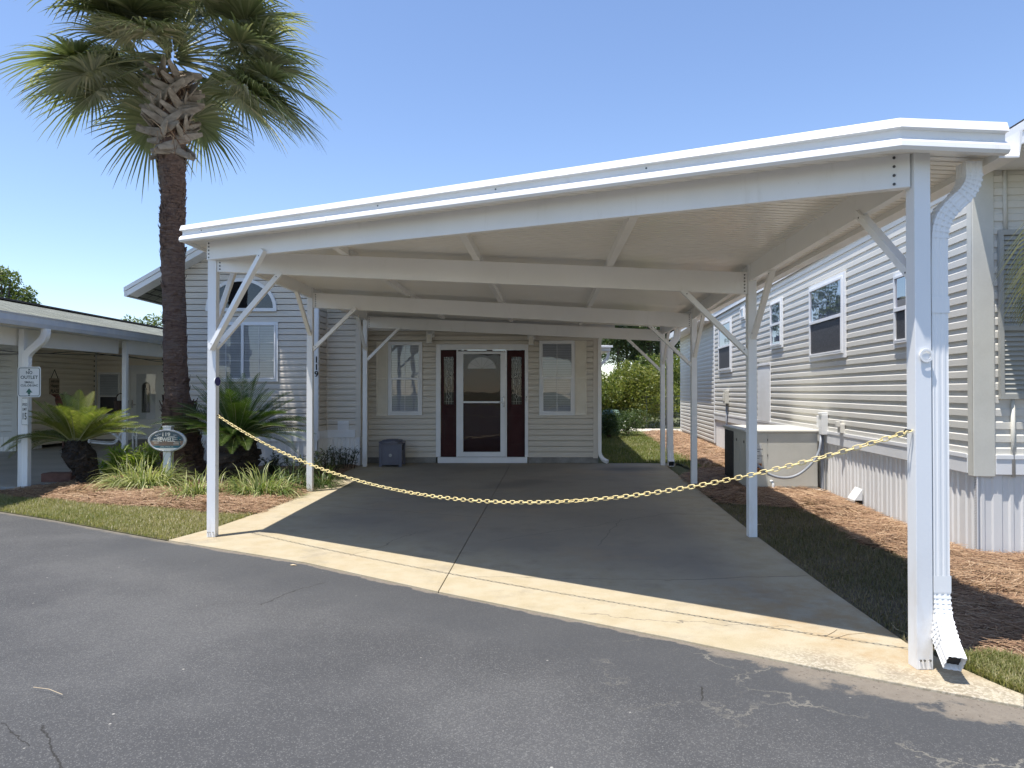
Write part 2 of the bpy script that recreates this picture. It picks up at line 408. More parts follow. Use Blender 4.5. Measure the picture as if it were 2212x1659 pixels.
# ------------------------------------------------------------------ ground materials
def asphalt_mat():
    k = NT('worn_asphalt')
    fine = k.n('TexVoronoi', dict(feature='F1'), 1, Vector=k.co, Scale=115.0)
    g = k.n('SeparateColor', None, 0, Color=fine)
    st = k.n('TexVoronoi', dict(feature='F1'), 1, Vector=k.co, Scale=210.0)
    g2 = k.n('SeparateColor', None, 1, Color=st)
    sp = k.noise(260, 2, .7)
    big = k.noise(.55, 4, .6)
    wear = k.ramp(big, .38, .66)
    col = k.mix(wear, (.054, .054, .055), (.084, .083, .082))
    col = k.mix(k.math('MULTIPLY', k.ramp(g, .70, .95), k.ramp(wear, 0, 1, .15, .6)), col, (.135, .133, .125))
    col = k.mix(k.math('MULTIPLY', k.ramp(g2, .80, .97), .7), col, (.165, .163, .155))
    col = k.mix(k.ramp(sp, .56, .72, 0, .35), col, (.025, .025, .026))
    bigpeb = k.n('SeparateColor', None, 0, Color=k.n('TexVoronoi', dict(feature='F1'), 1, Vector=k.co, Scale=26.0))
    dpeb = k.n('TexVoronoi', dict(feature='F1'), 0, Vector=k.co, Scale=26.0)
    col = k.mix(k.math('MULTIPLY', k.ramp(bigpeb, .985, .99), k.ramp(dpeb, .10, .22, 1, 0)), col, (.36, .34, .30))
    # sealer band: smoother and darker within about 0.9 m of the driveway edge
    _, d0 = k.line(EDGE[5], EDGE[12], .1, .10, 1.5)
    col = k.mix(k.math('MULTIPLY', k.ramp(d0, .9, .35, 0, 1), .55), col, (.050, .052, .055))
    # sandy filled cracks near the right corner
    nz = k.n('TexNoise', None, 1, Vector=k.co, Scale=2.6, Detail=6, Roughness=.65)
    P = k.vm('ADD', k.co, k.scale(k.vm('SUBTRACT', nz, (.5, .5, .5)), .55))
    ed = k.n('TexVoronoi', dict(feature='DISTANCE_TO_EDGE'), 0, Vector=P, Scale=2.1)
    _, dr = k.line(gp(1500, 1440), gp(2240, 1620), .1)
    area = k.math('MULTIPLY', k.ramp(dr, .75, .15, 0, 1), k.ramp(k.noise(1.7, 3), .42, .58))
    crack = k.math('MULTIPLY', k.ramp(ed, .022, .004, 0, 1), area)
    col = k.mix(k.math('MULTIPLY', crack, .75), col, (.21, .195, .16))
    # dark cracks
    for (a, b, w) in (((5, 1555), (60, 1605), .003), ((92, 1560), (118, 1625), .005), ((118, 1625), (150, 1665), .006), ((1518, 1478), (1512, 1505), .006), ((565, 1302), (640, 1270), .006), ((640, 1270), (700, 1255), .004)):
        m, _ = k.line(gp(*a), gp(*b), w, .09, 9.0)
        col = k.mix(k.math('MULTIPLY', m, .9), col, (.02, .018, .015))
    # washed sand along the concrete
    dm = None
    for i in range(5, len(EDGE)-1):
        _, d = k.line(EDGE[i], EDGE[i+1], .1)
        dm = d if dm is None else k.math('MINIMUM', dm, d)
    sx = k.n('SeparateXYZ', None, 0, Vector=k.co)
    wid = k.math('MULTIPLY', k.ramp(sx, .8, 2.4, .05, .42, False), k.ramp(k.noise(3.5, 5, .65), .3, .7, .25, 1.25))
    sand = k.ramp(k.math('DIVIDE', dm, wid), .6, 1.15, 1, 0)
    sand_c = k.mix(k.noise(22, 5, .7), (.15, .12, .09), (.27, .235, .185))
    sand_c = k.mix(k.ramp(k.noise(60, 3), .62, .7), sand_c, (.07, .05, .035))
    col = k.mix(k.math('MULTIPLY', sand, .85), col, sand_c)
    dl = None
    for i in range(1, 6):
        _, d = k.line(EDGE[i], EDGE[i+1], .1)
        dl = d if dl is None else k.math('MINIMUM', dl, d)
    s2 = k.ramp(k.math('ADD', dl, k.math('MULTIPLY', k.noise(7, 4), .12)), .06, .15, 1, 0)
    col = k.mix(k.math('MULTIPLY', s2, .7), col, (.22, .19, .14))
    h = k.math('ADD', k.math('MULTIPLY', g2, .5), k.math('ADD', k.math('MULTIPLY', g, .6), k.math('MULTIPLY', sp, .5)))
    return k.finish(col, .85, k.bump(h, .55, .006))
M['asphalt'] = asphalt_mat()
def concrete_mat():
    k = NT('stained_concrete')
    n1 = k.noise(.7, 5, .62); n2 = k.noise(4.5, 6, .65); n3 = k.noise(120, 3, .6)
    sx = k.n('SeparateXYZ', None, 0, Vector=k.co)
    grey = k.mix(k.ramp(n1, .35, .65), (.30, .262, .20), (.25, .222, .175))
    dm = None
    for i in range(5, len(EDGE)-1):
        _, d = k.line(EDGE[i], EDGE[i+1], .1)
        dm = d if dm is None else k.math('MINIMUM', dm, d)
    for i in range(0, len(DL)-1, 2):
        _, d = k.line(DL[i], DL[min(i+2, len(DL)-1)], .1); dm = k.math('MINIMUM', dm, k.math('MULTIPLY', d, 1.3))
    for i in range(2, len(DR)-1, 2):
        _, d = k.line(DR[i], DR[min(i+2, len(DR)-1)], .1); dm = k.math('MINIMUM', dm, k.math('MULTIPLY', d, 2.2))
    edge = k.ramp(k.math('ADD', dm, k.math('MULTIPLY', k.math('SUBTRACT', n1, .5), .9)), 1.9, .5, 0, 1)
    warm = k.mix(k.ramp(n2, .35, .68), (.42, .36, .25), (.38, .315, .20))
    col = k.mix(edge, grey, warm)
    # exposed aggregate in the right front corner
    _, dc = k.line(gp(1750, 1440), gp(2250, 1525), .1)
    agg = k.n('SeparateColor', None, 0, Color=k.n('TexVoronoi', dict(feature='F1'), 1, Vector=k.co, Scale=85.0))
    am = k.math('MULTIPLY', k.ramp(dc, .42, .08, 0, 1), k.ramp(n2, .3, .6))
    col = k.mix(k.math('MULTIPLY', am, .75), col, k.mix(k.ramp(agg, .4, .8), (.23, .21, .165), (.47, .43, .35)))
    # rust drift on the right
    _, dr = k.line(gp(1700, 1300), gp(1960, 1395), .1)
    col = k.mix(k.math('MULTIPLY', k.ramp(dr, .9, .1, 0, .6), k.ramp(n2, .35, .7)), col, (.36, .225, .10))
    # blotches
    col = k.mix(k.ramp(k.noise(2.1, 6, .7), .50, .72, 0, .42), col, (.19, .165, .13))
    col = k.mix(k.ramp(k.noise(.45, 5, .7), .52, .68, 0, .40), col, (.40, .29, .17))
    col = k.mix(k.ramp(k.noise(9, 4, .7), .66, .74, 0, .35), col, (.13, .115, .095))
    for (a, b, w, wob) in (((1438, 1253), (1743, 1243), .010, .16), ((1010, 1245), (1438, 1253), .006, .2), ((1060, 1170), (1438, 1109), .005, .2), ((1438, 1109), (1578, 1114), .009, .1), ((690, 1092), (1050, 1118), .006, .15),
                           ((760, 1200), (900, 1150), .005, .3), ((1260, 1330), (1480, 1345), .006, .4), ((1480, 1345), (1700, 1352), .006, .45), ((1290, 1180), (1340, 1120), .005, .2)):
        m, _ = k.line(gp(*a), gp(*b), w, wob, 2.2)
        col = k.mix(k.math('MULTIPLY', m, .6), col, (.11, .095, .075))
    m, dd = k.line(gp(1340, 1013), gp(1395, 1012), .3, .3, 3)
    col = k.mix(k.ramp(dd, .6, .0, 0, .6), col, (.06, .056, .052))
    _, dd = k.line(gp(1090, 1050), gp(1150, 1040), .3, .3, 3)
    col = k.mix(k.ramp(dd, .45, .05, 0, .45), col, (.12, .11, .10))
    col = k.mix(.22, col, k.mix(n3, (0, 0, 0), (1, 1, 1)), 'OVERLAY')
    return k.finish(col, .82, k.bump(k.math('ADD', n3, n2), .18, .005))
M['concrete'] = concrete_mat()
M['slab_l'] = basic('grey_driveway', (.42, .40, .36), .85, (.35, .335, .30), 1.2, .15, 90)
def soil_mat(name, a, b, c):
    k = NT(name)
    col = k.mix(k.ramp(k.noise(3, 6, .7), .35, .65), a, b)
    col = k.mix(k.ramp(k.noise(40, 5, .7), .45, .7), col, c)
    return k.finish(col, .95, k.bump(k.noise(60, 5, .7), .9, .02))
M['turf'] = soil_mat('turf_soil', (.085, .10, .035), (.15, .135, .065), (.06, .05, .03))
M['turf_dry'] = soil_mat('bare_side_soil', (.10, .082, .05), (.15, .12, .075), (.06, .046, .03))
M['strawbed'] = soil_mat('pine_straw_bed', (.13, .075, .045), (.20, .12, .07), (.055, .032, .02))
M['ground'] = soil_mat('rough_grass', (.10, .12, .045), (.15, .145, .07), (.07, .08, .03))
M['sand'] = soil_mat('white_sand', (.62, .58, .50), (.55, .51, .43), (.45, .41, .34))

# ------------------------------------------------------------------ setting
def sheet(name, poly, z, mat):
    mb = MB(); mb.add([(x, y, z) for x, y in poly], [tuple(range(len(poly)))])
    return tag(mb.build(name, mat), kind='structure')
mb = MB(); S = 400
mb.add([(-S, -S, -.04), (S, -S, -.04), (S, S, -.04), (-S, S, -.04)], [(0, 1, 2, 3)])
tag(mb.build('ground', M['ground']), kind='structure')
sheet('road', road_poly, -.014, M['asphalt'])
# driveway in four slabs parted by tooled joints
def clip(poly, a, b, keep_left=True):
    out = []; n = len(poly)
    def sd(p): return (b[0]-a[0])*(p[1]-a[1])-(b[1]-a[1])*(p[0]-a[0])
    for i in range(n):
        p, q = poly[i], poly[(i+1) % n]; sp, sq = sd(p), sd(q)
        if not keep_left: sp, sq = -sp, -sq
        if sp >= 0: out.append(p)
        if sp*sq < 0:
            t = sp/(sp-sq); out.append((p[0]+(q[0]-p[0])*t, p[1]+(q[1]-p[1])*t))
    return out
drive_poly = xy(EDGE[5:14])+[(x, y) for x, y in xy(DR)]+[(3.3, 14.3), (-3.1, 14.3)]+xy(DL)[::-1][:-1]
jl = (gp(947, 1277), gp(1100, 1008)); e = .003
mb = MB()
ja, jb = (jl[0].x, jl[0].y), (jl[1].x, jl[1].y)
left = clip(drive_poly, (ja[0]-e, ja[1]), (jb[0]-e, jb[1]), True); right = clip(drive_poly, (ja[0]+e, ja[1]), (jb[0]+e, jb[1]), False)
for P in (left, right):
    for keep, yy in ((False, 9.72-e), (True, 9.72+e)):
        c = clip(P, (-10, yy), (10, yy), keep)
        if len(c) > 2: mb.prism(c, -.10, 0)
dv = mb.build('driveway', M['concrete'], bevel=.004); tag(dv, kind='structure')
sheet('driveway_bed', drive_poly, -.0105, M['dark'])
# neighbour's slab
sl = xy([gp(-300, 1046), gp(40, 1054), gp(74, 1048)])+[(-6.95, 11.2), (-7.3, 15), (-7.7, 20.0), (-14, 20.0), (-14, 12)]
mb = MB(); mb.prism(sl, -.08, .012); tag(mb.build('neighbour_driveway', M['slab_l']), kind='structure')
# lawns (soil sheets under the blades)
LAWN_L = xy(EDGE[0:6])+[xy(DL)[1], xy(DL)[2], xy(DL)[3], xy(DL)[4]]+xy(STR_L)[::-1]+[(-10, 11)]
LAWN_R = xy(DR)[::-1][0:7]+[xy(STR_R)[9], xy(STR_R)[8], xy(STR_R)[7], xy(STR_R)[6], xy(STR_R)[5], xy(STR_R)[4], xy(STR_R)[3], xy(STR_R)[2], xy(STR_R)[1], xy(STR_R)[0]]
LAWN_C = xy(DR)[0:3]+xy(STR_R)[10:13]+[xy([gp(2300, 1450)])[0], xy([gp(2300, 1530)])[0]]
LAWN_B = [(1.95, 14.35), (3.35, 14.3), (3.35, 13.3), (3.6, 12.2), (4.1, 12.2), (4.6, 16), (5.3, 25), (1.9, 26), (2.0, 20)]
BED_L = xy(STR_L)+xy(DL)[5:]+[(-2.95, 14.3), (-3.0, 13.9), (-3.6, 13.4), (-6.4, 13.3), (-7.0, 12.2), (-6.95, 11.0), (-7.3, 10.2)]
BED_R = xy(STR_R)+[(6.5, 3.6), (7.0, 6.0), (4.1, 6.3), (wallx(10)+.05, 10), (wallx(18.4)+.05, 18.4), (wallx(25), 25), (4.6, 25), (3.9, 18), (3.6, 13.5)]
sheet('lawn_soil', LAWN_L, -.008, M['turf']); sheet('side_lawn_soil', LAWN_R, -.006, M['turf_dry'])
sheet('corner_lawn_soil', LAWN_C, -.004, M['turf']); sheet('back_lawn_soil', LAWN_B, -.008, M['turf'])
sheet('sand_path', [(3.0, 24.6), (6.5, 24.2), (7, 27.5), (2.0, 28)], -.002, M['sand'])
def inpoly(P, poly):
    x, y = P[:, 0], P[:, 1]; r = np.zeros(len(P), bool); n = len(poly)
    for i in range(n):
        x0, y0 = poly[i]; x1, y1 = poly[(i+1) % n]
        c = ((y0 > y) != (y1 > y)) & (x < (x1-x0)*(y-y0)/((y1-y0) or 1e-9)+x0); r ^= c
    return r
def sample(poly, n, near=None):
    a = np.array(poly); lo, hi = a.min(0), a.max(0); out = np.zeros((0, 2))
    while len(out) < n:
        P = RNG.uniform(lo, hi, (n*2, 2)); P = P[inpoly(P, poly)]
        if near:  # density falls with distance from the viewpoint
            P = P[RNG.uniform(0, 1, len(P)) < np.minimum(1, (near/np.linalg.norm(P, axis=1))**1.3)]
        out = np.concatenate([out, P])
    return out[:n]
def edge_dist(P, poly):
    d = np.full(len(P), 1e9); n = len(poly)
    for i in range(n):
        a = np.array(poly[i]); b = np.array(poly[(i+1) % n]); ab = b-a
        t = np.clip(((P-a)@ab)/max(ab@ab, 1e-9), 0, 1); d = np.minimum(d, np.linalg.norm(P-a-t[:, None]*ab, axis=1))
    return d
def vnoise(P, s, seed=0):
    r = np.random.default_rng(seed); o = np.zeros(len(P))
    for k in range(5):
        a = r.uniform(0, 2*PI); f = s*(1.5**k)*r.uniform(.8, 1.2); ph = r.uniform(0, 6.28, 2)
        q = P[:, 0]*math.cos(a)+P[:, 1]*math.sin(a); w = -P[:, 0]*math.sin(a)+P[:, 1]*math.cos(a)
        o += np.sin(q*f+ph[0])*np.cos(w*f*.8+ph[1])/(1.25**k)
    return o/2.4
def blades(name, poly, n, h, w, dry, z=-.006, near=None, seed=0, mat='grass'):
    P = sample(poly, n, near); k = len(P)
    pat = vnoise(P, 2.0, seed)
    keep = RNG.uniform(-1.6, .6, k) < pat+.55; P = P[keep]; pat = pat[keep]; k = len(P)
    hh = h*RNG.uniform(.45, 1.25, k)*(1+.35*pat); a = RNG.uniform(0, 2*PI, k); ln = RNG.uniform(.15, .9, k)
    d = np.stack([np.cos(a), np.sin(a)], 1); sd = np.stack([-d[:, 1], d[:, 0]], 1)
    ww = (w*RNG.uniform(.7, 1.4, k))[:, None]
    b0 = np.c_[P-sd*ww/2, np.full(k, z)]; b1 = np.c_[P+sd*ww/2, np.full(k, z)]
    m = P+d*(hh*ln*.35)[:, None]; t = P+d*(hh*ln)[:, None]
    m0 = np.c_[m-sd*ww*.4, z+hh*.6]; m1 = np.c_[m+sd*ww*.4, z+hh*.6]; tp = np.c_[t, z+hh*(1-.35*ln)]; tp2 = tp+np.c_[sd*ww*.12, np.zeros(k)]
    VV = np.stack([b0, b1, m1, m0, tp2, tp], 1).reshape(-1, 3)
    i = np.arange(k)[:, None]*6; Q = np.concatenate([i+np.array([[0, 1, 2, 3]]), i+np.array([[3, 2, 4, 5]])])
    var = np.clip(RNG.normal(dry-.20*pat, .17, k), 0, 1)
    return tag(npmesh(name, VV, Q, M[mat], var=np.repeat(var, 6)), kind='stuff')
blades('grass', LAWN_L, 42000, .046, .0048, .68, near=7.5, seed=1)
blades('grass', LAWN_R, 15000, .040, .0048, .60, near=5.5, seed=2, mat='grass_dry')
blades('grass', LAWN_C, 8000, .07, .0045, .52, seed=3)
blades('grass', LAWN_B, 34000, .07, .010, .38, z=-.01, seed=4)
def straw(name, poly, n, mound, near, seed):
    a = np.array(poly); lo, hi = a.min(0), a.max(0); st = .11
    gx = np.arange(lo[0]-st, hi[0]+2*st, st); gy = np.arange(lo[1]-st, hi[1]+2*st, st)
    X, Y = np.meshgrid(gx, gy); G = np.c_[X.ravel(), Y.ravel()]
    def hgt(P):
        ins = inpoly(P, poly); d = np.where(ins, edge_dist(P, poly), 0)
        return np.where(ins, np.minimum(1, d/.35), 0)*mound*(1+.5*vnoise(P, 3.2, seed))+.022*vnoise(P, 14, seed+1)*np.minimum(1, d/.15)-.003
    Z = hgt(G); nx = len(gx); ny = len(gy)
    ins = inpoly(G, poly).reshape(ny, nx)
    Q = [(j*nx+i, j*nx+i+1, (j+1)*nx+i+1, (j+1)*nx+i) for j in range(ny-1) for i in range(nx-1) if ins[j, i] and ins[j, i+1] and ins[j+1, i] and ins[j+1, i+1]]
    base = npmesh(name+'_bed', np.c_[G, Z], np.array(Q), M['strawbed'], smooth=True); tag(base, kind='structure')
    P = sample(poly, n, near); k = len(P)
    # ragged overhang of the needles at the rim
    P = P+RNG.normal(0, .02, (k, 2))
    L = RNG.uniform(.07, .20, k); an = vnoise(P, 1.8, seed+2)*2.2+RNG.normal(0, .9, k)
    d = np.stack([np.cos(an), np.sin(an)], 1); bend = RNG.normal(0, .22, k)
    sd = np.stack([-d[:, 1], d[:, 0]], 1)
    z0 = hgt(P)+np.abs(RNG.normal(0, .016, k))+.004
    tilt = RNG.normal(0, .13, k); w = RNG.uniform(.0025, .0048, k)*np.maximum(1, np.linalg.norm(P, axis=1)/7.0)
    pts = []
    for t in (-.5, 0, .5):
        c = P+d*(L*t)[:, None]+sd*(bend*L*(.25-t*t)*1.6)[:, None]
        zz = np.maximum(z0+tilt*L*t, hgt(c)+.002)
        pts += [np.c_[c-sd*w[:, None]*.5, zz], np.c_[c+sd*w[:, None]*.5, zz+w*.4]]
    VV = np.stack(pts, 1).reshape(-1, 3); i = np.arange(k)[:, None]*6
    Q = np.concatenate([i+np.array([[0, 1, 3, 2]]), i+np.array([[2, 3, 5, 4]])])
    var = np.clip(RNG.normal(.48, .24, k)+.12*vnoise(P, 2.5, seed+5), 0, 1)
    return tag(npmesh(name, VV, Q, M['straw'], var=np.repeat(var, 6)), kind='stuff')
straw('pine_straw', BED_L, 42000, .045, 8.5, 21)
straw('pine_straw', BED_R, 62000, .06, 5.0, 31)

# ------------------------------------------------------------------ carport
def zu(x, y): return 2.955-.042*(x+3.2)+.006*(y-7)
PS = .084
POST = dict(L1=(-3.03, 7.06), L2=(-2.965, 10.25), L3=(-2.87, 13.64), R0=(2.108, 3.71), R1=(2.352, 7.06), R2=(2.745, 10.85), R3=(2.915, 13.9))
CP = thing('carport', 'white metal carport with a flat roof sloping down to the right over the concrete driveway', 'carport', (0, 9, 0))
fl, fc, fr = V((-3.22, 6.95, 0)), V((1.97, 3.60, 0)), V((2.50, 3.60, 0))
bl, br = V((-3.12, 14.2, 0)), V((3.28, 14.2, 0))
mb = MB()
poly = [fl, fc, fr, br, bl]
n = len(poly)
lo = [(p.x, p.y, zu(p.x, p.y)) for p in poly]; hi = [(p.x, p.y, zu(p.x, p.y)+.09) for p in poly]
mb.add(lo+hi, [(4, 3, 2, 1, 0), (5, 6, 7, 8, 9)]+[(i, (i+1) % n, n+(i+1) % n, n+i) for i in range(n)])
mb.build('roof', M['pan'], CP)
mb = MB(); yy = 3.62
def xl_(y): return fl.x+(y-fl.y)*(fc.x-fl.x)/(fc.y-fl.y) if y < fl.y else fl.x+(y-fl.y)*(bl.x-fl.x)/(bl.y-fl.y)
def xr_(y): return fr.x+(y-fr.y)*(br.x-fr.x)/(br.y-fr.y)
def ustrip(y0, y1, c0, c1):
    mb.quad((xl_(y0), y0, zu(xl_(y0), y0)-c0), (xr_(y0), y0, zu(xr_(y0), y0)-c0), (xr_(y1), y1, zu(xr_(y1), y1)-c1), (xl_(y1), y1, zu(xl_(y1), y1)-c1))
while yy < 14.1:
    ustrip(yy, yy+.052, .012, .012); ustrip(yy+.052, yy+.054, .012, .001); ustrip(yy+.054, yy+.070, .001, .001); ustrip(yy+.070, yy+.072, .001, .012); yy += .072
mb.build('ceiling_ribs', M['pan'], CP)
# fascia, swept round the two front edges with a mitred corner
prof = [(0, .115), (.030, .112), (.048, .062), (.014, .058), (.014, .022), (.046, -.004), (.050, -.008), (.054, -.034), (.040, -.050), (0, -.050)]
def outn(a, b):
    d = (b-a).normalized(); return V((d.y, -d.x, 0))
n1 = outn(fl, fc); n2 = outn(fc, fr); nm = (n1+n2)/(1+n1.dot(n2))
nl = V((n1-V((1, .0, 0))*.0))
def fascia(stations):
    mb = MB(); k = len(prof); vs = []
    for p, nn in stations:
        for (o, z) in prof:
            q = p+nn*o; vs.append((q.x, q.y, zu(p.x, p.y)+z))
    fs = [(i*k+j, i*k+(j+1) % k, (i+1)*k+(j+1) % k, (i+1)*k+j) for i in range(len(stations)-1) for j in range(k)]
    fs += [tuple(range(k-1, -1, -1)), tuple(range((len(stations)-1)*k, len(stations)*k))]
    mb.add(vs, fs); return mb
mb = fascia([(fl, n1), (fl.lerp(fc, .33), n1), (fc, nm), (fr, n2)])
mb.mi = 1
for t in (.05, .42, .6, .78):
    p = fl.lerp(fc, t)+n1*.014; mb.disc((p.x, p.y, zu(p.x, p.y)+.042), n1, .006, .004, 8)
p = fl.lerp(fc, .3331); mb.bar(V((p.x, p.y, zu(p.x, p.y)-.046))+n1*.0545, V((p.x, p.y, zu(p.x, p.y)-.008))+n1*.0515, .003, .002, n1)
mb.build('fascia', [M['white'], M['bolt']], CP, bevel=.0025)
mb = MB(); nL = outn(bl, fl); 
a, b = bl, fl+V((0, .03, 0)); nn = nL
mb.bar(V((a.x, a.y, zu(a.x, a.y)+.02))+nn*.012, V((b.x, b.y, zu(b.x, b.y)+.02))+nn*.012, .024, .13)
mb.build('side_fascia', M['white'], CP, bevel=.003)
# gutter along the low right side
mb = MB(); a, b = fr+V((.055, .03, 0)), br+V((.055, 0, 0))
gprof = [(-.055, -.045), (-.055, .10), (-.045, .10), (-.045, -.035), (.045, -.035), (.050, .095), (.062, .10), (.055, .02), (.045, -.045)]
side = outn(fr, br)
vs = []
for p in (a, b):
    for (o, z) in gprof:
        q = p-side*(-o); vs.append((q.x, q.y, zu(p.x, p.y)+z))
k = len(gprof)
mb.add(vs, [(j, (j+1) % k, k+(j+1) % k, k+j) for j in range(k)]+[tuple(range(k-1, -1, -1)), tuple(range(k, 2*k))])
mb.build('gutter', M['white'], CP)
# posts
for key, (x, y) in POST.items():
    mb = MB(); top = zu(x, y)-(.19 if key in ('L1',) else .005)
    mb.box(x, x+PS, y, y+PS, 0, top)
    if key in ('R0', 'L1'):
        for dx in (.016, .036, .066):
            mb.box(x+dx-.006, x+dx+.006, y-.004, y, .004, .045)
    po = mb.build('post', M['post'], CP, bevel=.004)
    if key in ('R0', 'L1'):
        for dx in (.016, .036, .066): sb = MB(); sb.disc((x+dx, y-.004, .05), (0, -1, 0), .006, .005, 8); sb.build('anchor_screw', M['steel'], po)
x, y = POST['L1']; mb = MB(); mb.disc((x+PS, y+.035, at(466, 824, 7.1).z), (1, -.25, 0), .050, .006, 20)
mb.mi = 1; mb.disc((x+PS+.006, y+.0335, at(466, 824, 7.1).z), (1, -.25, 0), .044, .003, 20)
mb.build('reflector', [M['white'], M['blue']], CP)
x, y = POST['R0']; zc = at(1993, 768, 3.71).z; mb = MB(); mb.disc((x+.052, y-.0, zc), (0, -1, 0), .030, .006, 24)
for i in range(24):
    a0 = 2*PI*i/24; a1 = 2*PI*(i+1)/24; 
    mb.bar((x+.052+.029*math.cos(a0), y-.012, zc+.029*math.sin(a0)), (x+.052+.029*math.cos(a1), y-.012, zc+.029*math.sin(a1)), .014, .004, (0, 1, 0))
mb.build('reflector_cup', M['white'], CP)
# beams
def beam(p, q, zt0, zt1, depth, w, name='beam', bolts=()):
    mb = MB(); p = V((p[0], p[1], 0)); q = V((q[0], q[1], 0)); d = (q-p).normalized(); sd = V((d.y, -d.x, 0))*(w/2)
    vs = []
    for c, zt in ((p, zt0), (q, zt1)):
        for s_, zz in ((-1, zt-depth), (1, zt-depth), (1, zt), (-1, zt)):
            r = c+sd*s_; vs.append((r.x, r.y, zz))
    mb.add(vs, [(0, 3, 2, 1), (4, 5, 6, 7), (0, 1, 5, 4), (1, 2, 6, 5), (2, 3, 7, 6), (3, 0, 4, 7)])
    o = mb.build(name, M['white'], CP, bevel=.003)
    if bolts:
        for t, nb in bolts:
            c = p.lerp(q, t); zt = zt0+(zt1-zt0)*t
            for i in range(nb):
                cc = c+sd*1.0; bb = MB(); bb.disc((cc.x, cc.y, zt-depth*(.12+.76*i/(nb-1))), sd, .0075, .006, 8); bb.build('bolt', M['bolt'], o)
    return o
L1, L2, L3, R0, R1, R2, R3 = (V((*POST[k], 0)) for k in ('L1', 'L2', 'L3', 'R0', 'R1', 'R2', 'R3'))
h = PS/2
beam((L1.x+.002, L1.y+.028), (R0.x-.001, R0.y+.034), zu(-3, 7)-.004, zu(2.1, 3.7)-.004, .185, .056, 'front_beam', ((.006, 5), (.988, 4)))
for Lp, Rp in ((L1, R1), (L2, R2), (L3, R3)):
    a = (Lp.x+PS+.001, Lp.y+h); b = (Rp.x-.001, Rp.y+h)
    beam(a, b, zu(*a)-.088, zu(*b)-.088, .215, .06, 'cross_beam', ((.006, 6), (.994, 6)))
beam((L1.x+h, L1.y+PS+.001), (L2.x+h, L2.y-.001), zu(L1.x, L1.y)-.004, zu(L2.x, L2.y)-.004, .16, .055, 'side_beam')
beam((L2.x+h, L2.y+PS+.001), (L3.x+h, L3.y-.001), zu(L2.x, L2.y)-.004, zu(L3.x, L3.y)-.004, .16, .055, 'side_beam')
for A, B in ((R0, R1), (R1, R2), (R2, R3)):
    beam((A.x+h, A.y+PS+.001), (B.x+h, B.y-.001), zu(A.x, A.y)-.004, zu(B.x, B.y)-.004, .17, .055, 'side_beam')
def fby(x): return 7.06-(x+3.03)*(3.35/5.14)+.07
for x7, in ((-1.66,), (-.35,), (.975,)):
    for y0, y1 in ((fby(x7-.05)+.02, 7.06), (7.16, 10.2 if x7 < -.5 else 10.5), (10.55 if x7 < -.5 else 10.75, 13.6)):
        xa = x7+.052*(y0-7.06); xb = x7+.052*(y1-7.06)
        beam((xa, y0), (xb, y1), zu(xa, y0)-.002, zu(xb, y1)-.002, .084, .065, 'purlin')
def brace(p, q, w=.05, h=.042):
    mb = MB(); p, q = V(p), V(q); d = (q-p).normalized()
    mb.bar(p-d*.015, q+d*.03, w, h); mb.mi = 1
    sdv = d.cross(V((0, 0, 1))).normalized()
    for c in (p+d*.05, q-d*.04):
        for s_ in (-1, 1): mb.disc(c+sdv*s_*(w/2-.001), sdv*s_, .006, .004, 8)
    mb.build('brace', [M['white'], M['bolt']], CP, bevel=.003)
fd = (R0-L1).normalized(); off = V((fd.y, -fd.x, 0))*.0
p0 = L1+V((h, -.024, 0)); 
brace((p0.x+.01, p0.y-.005, 1.88), (L1.x+fd.x*.86, L1.y+fd.y*.86-.022, 2.735), .05, .05)
brace((L1.x+PS, L1.y+h, 1.90), (L1.x+PS+.62, L1.y+h-.01, zu(-2.4, 7)-.30), .045, .05)
brace((L1.x+h, L1.y+PS, 2.10), (L1.x+h, L1.y+PS+.52, zu(-3, 7.5)-.16), .05, .045)
brace((L2.x+h, L2.y, 2.28), (L2.x+h, L2.y-.62, zu(-3, 9.6)-.17), .05, .045)
brace((L2.x+PS, L2.y+h, 2.06), (L2.x+PS+.60, L2.y+h-.02, zu(-2.3, 10.2)-.30), .045, .05)
brace((L3.x+h, L3.y, 2.26), (L3.x+h, L3.y-.62, zu(-2.9, 13)-.17), .05, .045)
brace((L3.x+PS, L3.y+h, 2.06), (L3.x+PS+.60, L3.y+h-.02, zu(-2.2, 13.6)-.30), .045, .05)
brace((R0.x+h, R0.y+PS, 2.06), (R0.x+h+.02, R0.y+PS+.62, zu(2.2, 4.4)-.165), .05, .045)
brace((R1.x+h+.01, R1.y, 1.99), (R1.x+h-.02, R1.y-.60, zu(2.3, 6.4)-.165), .05, .045)
brace((R1.x, R1.y+h, 1.83), (R1.x-.64, R1.y+h-.02, zu(1.75, 7)-.30), .045, .05)
brace((R2.x+h+.01, R2.y, 1.99), (R2.x+h-.02, R2.y-.60, zu(2.7, 10.2)-.165), .05, .045)
brace((R2.x, R2.y+h, 1.85), (R2.x-.64, R2.y+h-.02, zu(2.1, 10.8)-.30), .045, .05)
brace((R3.x+h+.01, R3.y, 2.0), (R3.x+h-.02, R3.y-.60, zu(2.9, 13.3)-.165), .05, .045)
brace((R3.x, R3.y+h, 1.86), (R3.x-.64, R3.y+h-.02, zu(2.3, 13.9)-.30), .045, .05)
